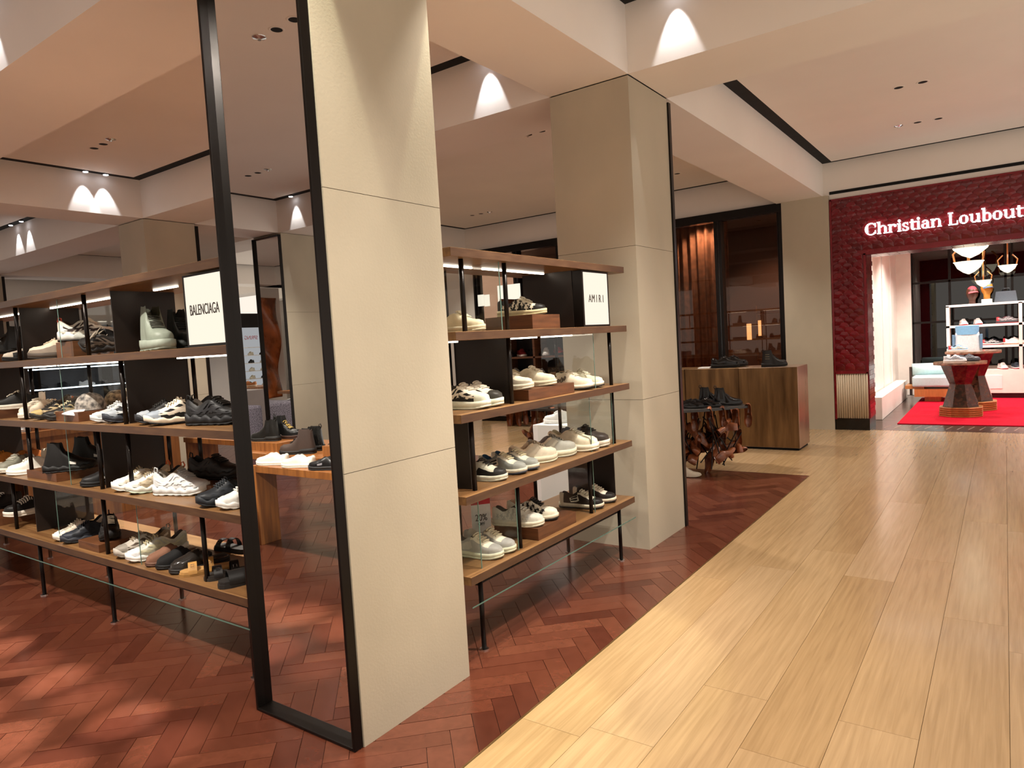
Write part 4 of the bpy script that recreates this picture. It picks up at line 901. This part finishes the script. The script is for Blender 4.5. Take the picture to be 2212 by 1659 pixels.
# hourglass tables
def hourglass(x, y, h, s, lab):
    t = thing('display_table', lab, 'table', (x, y, 0))
    for k in range(5): link('base_rib', MB().lathe([(.29*s, .004+k*.03), (.3*s, .012+k*.03), (.3*s, .024+k*.03), (.29*s, .031+k*.03)], 8, ph=PI/8).mesh('base_rib'), M['ribwood'], t)
    link('pedestal', MB().lathe([(.25*s, .155), (.15*s, .155+(h-.155)*.5), (.155*s, .155+(h-.155)*.52), (.27*s, h-.04)], 8, ph=PI/8).mesh('pedestal'), M['burl'], t)
    link('table_top', MB().lathe([(.36*s, h-.04), (.37*s, h-.03), (.37*s, h)], 8, ph=PI/8).mesh('table_top'), M['burltop'], t)
hourglass(-.56, 12.5, .83, 1.0, 'front octagonal burl table with ribbed base on the red carpet')
hourglass(-.42, 13.35, .95, 1.1, 'taller burl table behind the front one')
# shelf unit
YS = 15.1
su = thing('display_shelf', 'white framed boutique shelf with shoes under two caps', 'shelf', (-.2, YS, 0))
MB().box(-.88, .75, YS, YS+.4, .1, .52).build('cabinet_base', M['cream'], su); MB().box(-.78, -.05, YS-.01, YS, .18, .42).build('base_panel', M['white'], su)
MB().box(-.8, .7, YS+.03, YS+.38, .0, .1).build('plinth', M['blackstone'], su)
for z in (.92, 1.3, 1.68): MB().box(-.88, .75, YS, YS+.4, z, z+.04).build('shelf_board', M['white'], su)
for x in (-.88, .2, .71): MB().box(x, x+.05, YS, YS+.4, .52, 1.70).build('upright', M['cream'], su)
def head(x, y, z, col, capc, brim, lab1, lab2):
    t = thing('mannequin_head', lab1, 'head', (x, y, z))
    link('head_form', MB().lathe([(.055, 0), (.05, .06), (.055, .09), (.085, .14), (.095, .2), (.085, .26), (.05, .3), (.005, .31)], 16).mesh('head_form', True), smat(col, .4), t)
    cap_hat((x, y, z+.215), -65, capc, brim, lab2)
head(-.48, YS+.2, 1.72, '4a2a1e', 'c43a44', 'd85a60', 'dark mannequin head on top of the boutique shelf', 'red cap on the dark mannequin head')
head(-.26, YS+.25, 1.79, 'b3762f', '56708c', '48627e', 'amber mannequin head on top of the boutique shelf', 'blue cap on the amber mannequin head')
MB().box(-.34, -.18, YS+.15, YS+.35, 1.72, 1.79).build('head_block', M['white'], None, label='small block under the amber head', cat='riser')
bg = thing('handbag', 'dark grey boxy handbag on top of the boutique shelf', 'bag', (.02, YS+.2, 1.72))
link('body', MB().prism([(-.17, 0), (.17, 0), (.145, .19), (-.145, .19)], -.06, .06, lambda x, y, h: (x, h, y)).mesh('body'), smat('4a5058', .5), bg)
link('handle', MB().path([(-.06, 0, .18), (-.05, 0, .24), (.05, 0, .24), (.06, 0, .18)], .008, 6).mesh('handle', True), smat('23262a', .4), bg)
GB = 'shoes inside the boutique'
shoe('low', (-.62, YS+.15, 1.34), 285, 'u=e2dcd8 s=e6e2de o=b3202c i=c23a44', 'white sneaker facing out on the upper boutique shelf', GB)
shoe('low', (-.40, YS+.15, 1.34), 285, 'u=e0dbd8 s=e6e2de o=b3202c i=c23a44', 'second white sneaker on the upper boutique shelf', GB)
shoe('low', (.05, YS+.15, 1.34), 5, 'u=6a686c s=4a484c o=a8242c h=c04048 i=c23a44 web=b9b6b8', 'grey sneaker with red heel on the upper boutique shelf', GB, sc=1.2)
shoe('low', (-.18, YS+.15, .96), 350, 'u=2a2a30 s=d9d6d2 o=b3202c h=c03a40 web=d0cccc', 'black and white sneaker on the middle boutique shelf', GB, sc=1.05)
shoe('low', (.13, YS+.15, .96), 350, 'u=e0dcd8 s=e2ded9 o=c07038 h=c03a40', 'white sneaker on the middle boutique shelf', GB, sc=1.1)
shoe('low', (-.04, YS+.15, .52), 290, 'u=e6e2de s=e8e4e0 o=c03a40', 'white sneaker on the lowest boutique shelf', GB)
shoe('low', (.16, YS+.15, .52), 290, 'u=3a4048 s=d8d8d8 o=c03a40', 'grey sneaker on the lowest boutique shelf', GB)
shoe('low', (-.62, 12.42, .83), 15, 'u=d9dbe0 s=e6e6e6 l=e0e0e4 web=9aa2ac', 'silver white sneaker on the front boutique table', GB)
shoe('low', (-.45, 12.55, .83), 15, 'u=5a5d64 s=3a3c42 web=8a8d94', 'grey sneaker behind it on the front boutique table', GB)
shoe('low', (-.62, 13.25, .95), 25, 'u=8fb4d0 s=e0dcd8 h=c03a40 web=e2d8c4', 'pastel blue sneaker on the tall boutique table', GB)
bp_ = thing('backpack', 'pale blue and white backpack on the tall boutique table', 'backpack', (-.5, 13.5, .95))
link('body', MB().grid(lambda u, v: ((.2-.05*v)*math.cos(2*PI*u)*(1-.5*max(0, v-.75)**2*16*.3), .1*math.sin(2*PI*u), .38*v), 24, 8).mesh('body', True), smat('dfe4e8', .5), bp_)
link('flap', MB().grid(lambda u, v: ((.165-.01*v)*math.cos(PI*(1+u)), -.105*math.sin(PI*u)-.005, .40-.14*v), 14, 4).mesh('flap', True), smat('7fb2d8', .5), bp_)
link('lid', MB().prism([(.16*math.cos(2*PI*k/16), .1*math.sin(2*PI*k/16)) for k in range(16)], .375, .405).mesh('lid'), smat('7fb2d8', .5), bp_)
for s in (-1, 1): link('side_pocket', MB().box(s*.17, s*.205, -.07, .07, .03, .26).mesh('side_pocket'), smat('6b8dac', .5), bp_)
# lounge seat
ls = thing('lounge_seat', 'low pale blue upholstered seat with oak base and bolster', 'seat', (-1.2, 14.7, 0))
MB().box(-1.35, -.75, 14.4, 15.1, .1, .24).build('oak_base', M['ribwood'], ls); MB().box(-1.2, -.95, 14.5, 15.0, .01, .1).build('foot', M['ribwood'], ls)
MB().box(-1.5, -1.2, 14.45, 15.1, .24, .30).build('oak_step', M['ribwood'], ls)
MB().box(-1.38, -.72, 14.38, 15.1, .28, .47).build('cushion', M['upholst'], ls, bevel=.03)
MB().tube((-1.42, 14.85, .56), (-.86, 14.95, .56), .12, 20).build('bolster', M['upholst'], ls, smooth=True)
MB().box(-1.46, -1.42, 14.78, 14.9, .1, .62).build('bolster_bracket', M['darkwood'], ls)
MB().box(-1.73, -1.55, 11.9, 15.3, .0, .34).build('side_ledge', M['cream'], None, label='low white ledge along the left boutique wall', cat='ledge')
for x, y in ((-1.0, 12.2), (.5, 12.2), (-1.0, 13.7), (.5, 13.7), (-.6, 14.7), (.5, 14.9)): spot((x, y, 2.93), (x, y+.15, 0), 170, 130, .6, (1, .93, .86), .06)
# ---------------------------------------------------------------- bronze cabinets and sculptural table by the window
for i in range(5):
    x1 = -2.05-i*.715; y0 = 8.82+(.015 if i % 2 else 0)
    cb = thing('bronze_cabinet', ['aged brass cabinet nearest the aisle', 'second aged brass cabinet, behind the sculptural table', 'third aged brass cabinet, seen through the right shelf', 'fourth aged brass cabinet, seen through the right shelf', 'last aged brass cabinet at the far left of the row'][i], 'cabinet', (x1-.35, y0, 0))
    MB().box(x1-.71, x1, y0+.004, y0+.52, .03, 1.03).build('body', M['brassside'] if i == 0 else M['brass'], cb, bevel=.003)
    MB().box(x1-.708, x1-.004, y0-.004, y0+.004, .034, 1.026).build('front_panel', M['brass'], cb)
    MB().box(x1-.69, x1-.02, y0+.03, y0+.5, 0, .03).build('plinth', M['shadowgap'], cb)
shoe('chunk', (-2.98, 8.98, 1.03), 25, 'u=14110f s=17130f l=14110f', 'black derby shoe on the bronze cabinet, left of the window mullion', 'shoes on the bronze cabinets', sc=1.15, gloss=.2)
shoe('chunk', (-2.93, 9.17, 1.03), 25, 'u=181411 s=17130f', 'second black derby just behind it on the cabinet', 'shoes on the bronze cabinets', sc=1.15, gloss=.2)
shoe('boot', (-2.36, 8.98, 1.03), 20, 'u=17120f s=14110f l=17120f studs=c9b58c', 'black ankle boot with studs on the bronze cabinet', 'shoes on the bronze cabinets', gloss=.4)
MB().box(-3.32, -3.16, 8.9, 9.05, 1.03, 1.045).build('notebook', M['white'], None, label='small white booklet at the left end of the bronze cabinet', cat='booklet')
tb = thing('sculptural_table', 'sculptural table of wooden shoe lasts and steel rods under a slate top', 'table', (-3.4, 7.2, 0))
MB().prism([(-5.0, 6.85), (-4.2, 6.78), (-3.3, 6.84), (-2.75, 6.78), (-2.5, 6.95), (-2.2, 7.3), (-2.35, 7.55), (-3.0, 7.62), (-4.2, 7.58), (-5.0, 7.5)], .70, .725).build('table_top', M['slate'], tb)
random.seed(7); lme = shoe_meshes('last', '', ())['upper']
def last_(x, y, z, rx, ry, rz, s=1.0): link('shoe_last', lme, M['lastwood'], tb, Vector((x, y, z))-tb.location, (R(rx), R(ry), R(rz)), (s,)*3)
edge_ = [(-5.0+k*.125, 6.84+.02*math.sin(k)) for k in range(20)]+[(-2.5+.1*k, 6.95+.1*k) for k in range(4)]+[(-2.25, 7.45), (-2.5, 7.55), (-2.9, 7.58)]
for x, y in edge_: last_(x, y+.03, .62-random.uniform(0, .04), random.uniform(-15, 15), 80+random.uniform(-12, 12), random.uniform(60, 120), random.uniform(.8, 1.0))
for k in range(64):
    x = random.uniform(-4.9, -2.3) if k % 2 else random.uniform(-3.1, -2.3); d = abs(math.sin((x+2.6)*2.6)); last_(x, random.uniform(6.95, 7.4), random.uniform(.18, .5), random.uniform(-60, 60), random.uniform(-70, 70), random.uniform(0, 360), random.uniform(.85, 1.05))
for x, y in ((-2.58, 7.2), (-2.95, 6.95), (-3.7, 7.0), (-4.3, 7.3), (-4.85, 7.0)):
    last_(x, y, .09, 0, 65, random.uniform(0, 360)); 
link('shoe_last', lme, smat('b9ac98', .6), tb, Vector((-2.74, 6.95, .004))-tb.location, (0, 0, R(20)))
for k in range(56):
    x = random.uniform(-4.9, -2.35) if k % 2 else random.uniform(-3.1, -2.35); y = random.uniform(6.95, 7.45); MB().tube((x, y, random.uniform(.02, .35)), (x+random.uniform(-.28, .28), y+random.uniform(-.2, .2), random.uniform(.4, .7)), .007, 6).build('rod', M['blackmetal'], tb)
GT = 'black shoes on the sculptural table'
for st_, x, y, hd, lab in (('chelsea', -2.42, 7.32, 20, 'shiny black chelsea boot on the sculptural table, right one'), ('chelsea', -2.62, 7.42, 20, 'shiny black chelsea boot on the sculptural table, left one'), ('derby', -2.72, 7.02, 5, 'shiny black shoe at the front of the sculptural table'), ('derby', -2.58, 7.14, 5, 'shiny black shoe beside the chelsea boots'), ('derby', -2.98, 7.2, 40, 'shiny black shoe by the column edge'), ('derby', -3.05, 6.95, 270, 'black shoe half hidden by the column mirror frame')):
    shoe(st_, (x, y, .725), hd, 'u=100e0e s=141210 l=100e0e i=1a1614', lab, GT, gloss=.12)
# white plinth with sneaker behind the right shelf
MB().box(-3.66, -3.2, 5.42, 5.9, 0, .74).build('plinth', M['white'], None, bevel=.004, label='white plinth behind the right shelf', cat='plinth')
shoe('low', (-3.46, 5.62, .74), 215, 'u=e6e6e6 s=e8e8e8 l=e6e6e6 i=2a2a2c', 'plain white sneaker on the white plinth', sc=1.15)
# ---------------------------------------------------------------- the rest of the store, seen through the left shelf and in the mirror
def bench(x0, x1, y0, y1, h, lab, mat=None, leg=.37):
    mt = mat or M['oakz']; t = thing('display_bench', lab, 'table', ((x0+x1)/2, (y0+y1)/2, 0))
    MB().box(x0, x1, y0, y1, h-.055, h).build('bench_top', mt, t, bevel=.002)
    for a in (x0, x1-.05): MB().box(a, a+.05, y1-min(leg, y1-y0), y1, 0, h-.055).build('end_panel', mt, t, bevel=.002)
    return t
# reflected bench with boots (stands behind and left of the camera)
bench(-5.02, -3.2, -.025, .166, .658, 'oak display bench with white slip ons, reflected in the mirror')
bench(-5.95, -3.3, -.80, -.03, .715, 'slightly higher oak table of boots behind the reflected bench', leg=.2)
put_riser((-5.33, -0.30), .715, .5, .34, .075, 'oak riser under the reflected ankle boots', M['oakz'])
put_riser((-4.2, -0.25), .715, .5, .3, .085, 'oak riser under the reflected chelsea boot', M['oakz'])
GR = 'shoes on the reflected bench'
shoe('slip', (-4.86, 0.076, .658), 160, 'u=e9e6da s=eceade o=e4e2d6 i=dcd8ca', 'white slip on with pull tab, left on the reflected bench', GR, sc=1.0)
shoe('slip', (-4.53, 0.076, .658), 160, 'u=e6e3d6 s=e9e6da i=d0ccbe', 'white slip on in the middle of the reflected bench', GR)
shoe('slip', (-4.2, 0.076, .658), 160, 'u=1b1a1b s=222122 i=141314 tag=8a8a90', 'black slip on at the right of the reflected bench', GR, gloss=.3)
shoe('boot', (-4.80, -0.13, .715), 150, 'u=3e302a s=1b1817 o=141211 l=1a1614 p=1a1614', 'brown lace up boot in the mirror', GR, gloss=.7)
shoe('boot', (-4.86, -0.27, .715), 150, 'u=191817 s=191716 l=191817 c=141414', 'black polished lace up boot behind the brown one', GR, gloss=.2)
shoe('chelsea', (-5.36, -0.22, .79), 165, 'u=1d1c1a s=222120 i=151413', 'black leather ankle boot left in the mirror', GR, gloss=.35)
shoe('boot', (-5.26, -0.38, .79), 345, 'u=161616 s=3a2318 o=3a2318 l=b59a56 p=161616', 'black boot with brass eyelets in the mirror', GR, gloss=.35)
shoe('chelsea', (-4.28, -0.22, .80), 160, 'u=161515 s=191818 i=121111', 'black chelsea boot at the right edge of the mirror', GR, gloss=.35)
shoe('derby', (-4.6, -0.46, .715), 150, 'u=171615 s=191817 l=171615', 'black shoe behind the brown boot in the mirror', GR)
# farther reflected displays
def G(name, b, mat, lab, cat, **k): return MB().box(*b).build(name, M[mat], None, label=lab, cat=cat, **k)
MB().box(-20, -16.2, -12, -8.3, -.2, 0).build('floor', MATS['grout'], kind='structure')
G('felt_pouf', (-10.4, -9.4, -3.0, -2.2, 0, .78), 'speckle', 'speckled grey felt block in the mirror', 'block', bevel=.04)
G('grey_plinth', (-11.9, -11.0, -4.2, -3.5, 0, .93), 'greyblock', 'plain grey plinth behind the felt block in the mirror', 'plinth')
shoe('slip', (-11.4, -3.7, .93), 160, 'u=1a1918 s=1d1c1b', 'black shoe on the grey plinth in the mirror', sc=1.1)
bench(-14.4, -12.2, -5.4, -4.3, .92, 'far oak table of colourful shoes in the mirror')
random.seed(3)
PAL = ['u=c9b896 s=e6dcc8 l=e6dcc8', 'u=3a4468 s=2a3050', 'u=1b1a19 s=201e1d', 'u=c98a5a s=e6d8c4', 'u=b9c4a0 s=e6e0d0', 'u=dcd6ca s=e6e2d8']
NM = ['tan', 'navy', 'black', 'coral', 'sage', 'white']
for i in range(6): shoe('low', (-12.5-.3*(i % 3)*1.0, -4.5-.35*(i//3), .92), 140+random.uniform(-30, 30), PAL[i], NM[i]+' shoe on the far table in the mirror', 'shoes on the far reflected table', sc=1.1)
wl = thing('shoe_wall_unit', 'white illuminated shoe wall headed SPRING, reversed in the mirror', 'display', (-19.7, -9.6, 0))
MB().box(-19.8, -19.7, -12, -8.4, .5, 2.45).build('back_panel', emit('spring_wall', 'd9dbe0', .55), wl); MB().box(-19.8, -19.69, -12, -8.4, 2.45, 2.9).build('header', M['blackmetal'], wl)
link('lettering', text_mesh('SPRING', .17, .85), smat('b3202c', .5), wl, (.08, -.22, 2.12), (PI/2, 0, R(90)))
for k in range(6):
    MB().box(-19.7, -19.42, -12, -8.4, .55+k*.25, .57+k*.25).build('shelf_board', M['white'], wl)
for k in range(5):
    for q in range(3): shoe('low', (-19.55, -10.55+q*.42, .57+k*.25), 60, ['u=d9d2bc s=e6e0d0', 'u=e0dccc s=e6e2d6', 'u=24221f s=2a2826'][(k+q) % 3], ['cream', 'white', 'black'][(k+q) % 3]+' shoe on wall shelf %s, %s' % (['one', 'two', 'three', 'four', 'five'][k], ['left', 'centre', 'right'][q]), 'shoes on the SPRING wall')
# leather panel sculpture and table seen in the second mirror
random.seed(5)
MB().grid(lambda u, v: (-15.25+.28*math.sin(v*5+u*3)*u*(1-u)*3+.16*math.sin(u*9+v*4)*math.sin(v*7), .2+u*1.5, .45+v*2.55-.25*abs(u-.5)*math.sin(v*3)), 30, 40).build('leather_sculpture', M['leather'], None, True, label='crumpled brown leather wall sculpture glowing in the reflected mirror', cat='sculpture').modifiers.new('thick', 'SOLIDIFY').thickness = .03
G('sculpture_wall', (-15.9, -15.75, -.3, 2.2, 0, 3.3), 'plaster', 'plain wall panel behind the leather sculpture', 'panel')
bench(-12.4, -11.0, -.5, .3, .78, 'oak table of white shoes inside the second mirror')
for i, (x, y) in enumerate(((-11.2, .05), (-11.5, .0), (-11.8, .1), (-12.1, 0))): shoe('low', (x, y, .78), 320, ['u=e6e4da s=eae8e0', 'u=c9ccd0 s=e6e6e4', 'u=e0dfd8 s=3a4048', 'u=b9c9d0 s=e6e6e4'][i], ['white', 'grey', 'white and slate', 'pale blue'][i]+' sneaker on the table inside the second mirror', sc=1.1)
MB().box(-11.6, -11.3, -.3, -.28, .78, 1.02).build('brand_card', M['white'], None, label='white card standing on the table inside the second mirror', cat='sign')
# display table behind the left shelf
t = thing('stepped_table', 'stepped oak display table behind the left shelf', 'table', (-8.0, 3.3, 0))
MB().box(-8.45, -7.5, 2.55, 4.2, .89, .95).build('table_top', M['oakz'], t); MB().box(-8.4, -8.3, 2.6, 4.1, 0, .89).build('end_panel', M['oakz'], t); MB().box(-7.65, -7.55, 2.6, 4.1, 0, .89).build('end_panel', M['oakz'], t)
put_riser((-7.8, 2.95), .95, .4, .5, .2, 'oak box riser behind the left shelf', M['oakz']); put_riser((-7.8, 3.75), .95, .34, .3, .24, 'second oak box riser behind the left shelf', M['oakz'])
shoe('low', (-7.75, 2.85, 1.15), 200, 'u=cdb78e s=e6dcc6 h=dfe2e6 i=8a4a2a', 'tan sneaker with white heel on a box behind the left shelf')
shoe('low', (-7.8, 3.12, 1.15), 200, 'u=3a3024 s=8a5a34 i=a8623a', 'dark sneaker on the same box behind the left shelf')
shoe('slip', (-7.8, 3.75, 1.19), 235, 'u=e6dcc0 s=efe8d4', 'cream slip on atop a box behind the left shelf', sc=1.1)
shoe('low', (-7.7, 2.65, .95), 250, 'u=e6e6e6 s=eaeaea', 'white sneaker on the stepped table behind the left shelf')
bench(-7.7, -5.6, 4.23, 4.62, .66, 'narrow oak bench with white shoes seen below the third tier')
for i in range(4): shoe('low', (-7.35+i*.42, 4.38, .66), 200, 'u=e2e2e2 s=e6e6e6', ['leftmost', 'second', 'third', 'rightmost'][i]+' white shoe on the narrow oak bench')
wl2 = thing('shoe_wall_unit', 'far lit wall cabinet of dark shoes seen through the left shelf', 'display', (-19.5, 8.0, 0))
MB().box(-19.9, -19.8, 5.4, 10.6, .3, 2.6).build('back_panel', surf('cabinet_back', '6a7078', .6), wl2)
for k, z in enumerate((.55, 1.0, 1.5, 2.0)):
    MB().box(-19.8, -19.35, 5.4, 10.6, z, z+.03).build('shelf_board', M['white'], wl2); MB().box(-19.36, -19.34, 5.4, 10.6, z, z+.03).build('light_strip', emit('cool_strip', 'dff0ff', 4), wl2)
for k in range(4): MB().box(-19.8, -19.34, 5.4+k*1.7, 5.46+k*1.7, .3, 2.6).build('upright', M['blackmetal'], wl2)
for k in range(2):
    for q in range(8): shoe('low', (-19.55, 6.1+q*.55, (1.03, 1.53)[k]), 20+30*(q % 3), ['u=23262c s=2a2d33', 'u=2a2c33 s=1d1f24', 'u=c9d0d8 s=e0e4e8'][(q*2+k) % 3], 'shoe %s on the %s shelf of the far lit cabinet' % (['one', 'two', 'three', 'four', 'five', 'six', 'seven', 'eight'][q], ['lower', 'upper'][k]), 'shoes in the far lit cabinet', sc=1.25)
YR = 10.1; xa, xb = ony(1088, 760, YR).x, ony(1222, 760, YR).x
rk2 = thing('display_rack', 'dark shoe rack against the far window, seen through the right shelf', 'rack', ((xa+xb)/2, YR+.2, 0))
zz = [ony(1150, y_, YR).z for y_ in (812, 770, 720, 680)]
for x_ in (xa, (xa+xb)/2, xb): MB().box(x_-.02, x_+.02, YR, YR+.4, 0, 2.3).build('upright', M['riser'], rk2)
for z_ in [.35]+zz: MB().box(xa, xb, YR, YR+.4, z_-.03, z_).build('shelf_board', M['riser'], rk2)
MB().box(xa, xb, YR+.4, YR+.42, .3, 2.3).build('back_panel', M['panel'], rk2)
for i, (px_, k_, c_, n_) in enumerate(((1105, 1, 'u=2a1a18 s=1a1615', 'maroon'), (1128, 1, 'u=8a2a30 s=e0d8d4', 'dark red'), (1153, 1, 'u=1a1a1c s=1d1d20', 'black'), (1181, 1, 'u=e2dedc s=e6e2e0', 'white'), (1208, 1, 'u=c43a42 s=2a2a2c', 'bright red'), (1112, 0, 'u=c9c6c2 s=d8d6d2', 'pale grey'), (1140, 0, 'u=26262a s=1d1d20', 'charcoal'), (1166, 0, 'u=e0dedc s=3a3a3e', 'white and black'), (1205, 0, 'u=3a3c42 s=d8d8d8', 'slate'))):
    shoe('low', (ony(px_, 780, YR+.2).x, YR+.2, zz[k_]), 300+20*(i % 3), c_, n_+' shoe on the dark rack by the far window', 'shoes on the dark rack', sc=1.2)
for i, (x0_, x1_, y0_, y1_, lab) in enumerate(((1076, 1122, 612, 652, 'large bright sign panel above the dark rack'), (1033, 1044, 636, 662, 'left small lit panel beside the dark rack'), (1047, 1056, 636, 662, 'right small lit panel beside the dark rack'))):
    a_, b_ = ony(x0_, y1_, YW-.08), ony(x1_, y0_, YW-.08); MB().box(a_.x, b_.x, YW-.08, YW-.061, a_.z, b_.z).build('light_panel', M['sign'], None, label=lab, cat='light panel')
G('service_desk', (-11.2, -9.9, 7.2, 7.8, 0, 1.0), 'panel', 'dark service desk far behind the left shelf', 'desk')
G('till_screen', (-10.8, -10.45, 7.4, 7.45, 1.0, 1.22), 'greyblock', 'grey till screen on the dark service desk', 'screen')
# ---------------------------------------------------------------- ceiling lights (some at the recessed fittings, the rest added without fittings)
def lamp(x, y, tx, ty, e, size=75, tz=0, bl=.5, col=(1, .92, .82)): spot((x, y, CEIL-.04), (tx, ty, tz), e, size, bl, col, .035)
LP = [(-7.6, 3.51), (-7.4, 3.51), (-4.6, 3.5), (-4.4, 3.5), (-4.03, 6.455), (-4.2, 6.455), (-7.56, 9.69), (-3.76, 9.59), (-7.3, 6.4),
      (-.846, 6.29), (-.641, 6.295), (-.812, 7.855), (-.61, 7.853), (-.789, 9.396), (-.586, 9.417), (-.8, 3.4), (-.6, 3.4), (-.8, .4), (-.6, .4), (.9, 2.0), (1.0, 6.0), (1.0, 9.0),
      (-4.05, .338), (-3.84, .348), (-7.6, -1.82), (-7.4, -1.82), (-6.5, .3), (-12.6, 3.5), (-12.4, 3.5), (-12, 7), (-12, -1), (-12, .3), (-17, 2), (-17, -6), (-17, 8), (-12, -6), (-5, -6), (-1, -3), (3, 3), (3, 8)]
AISLE = {(-.8, 3.4): 170, (-.6, 3.4): 140, (-.8, .4): 120, (-.6, .4): 110, (.9, 2.0): 40, (-.846, 6.29): 60, (-.641, 6.295): 45, (-.812, 7.855): 40, (-.61, 7.853): 50, (1.0, 6.0): 40, (1.0, 9.0): 40, (-.789, 9.396): 40, (-.586, 9.417): 40}
for i, (x, y) in enumerate(LP): lamp(x, y, x, y+.01, AISLE.get((x, y), 250 if x < -2.1 else 70), 110, 0, .7)
lamp(-4.5, 3.5, -4.6, 1.2, 500, 60); lamp(-5.6, 3.5, -5.3, 1.2, 400, 60); lamp(-3.6, 3.4, -3.6, 1.0, 400, 60)  # aimed lamps with no fitting, added to light the shelves and the floor
lamp(-.8, 3.45, -2.3, 3.3, 300, 50, .8); lamp(-.7, .5, -4.0, 1.9, 220, 50, .7); lamp(-3.9, .35, -4.4, 2.0, 220, 50, .6)
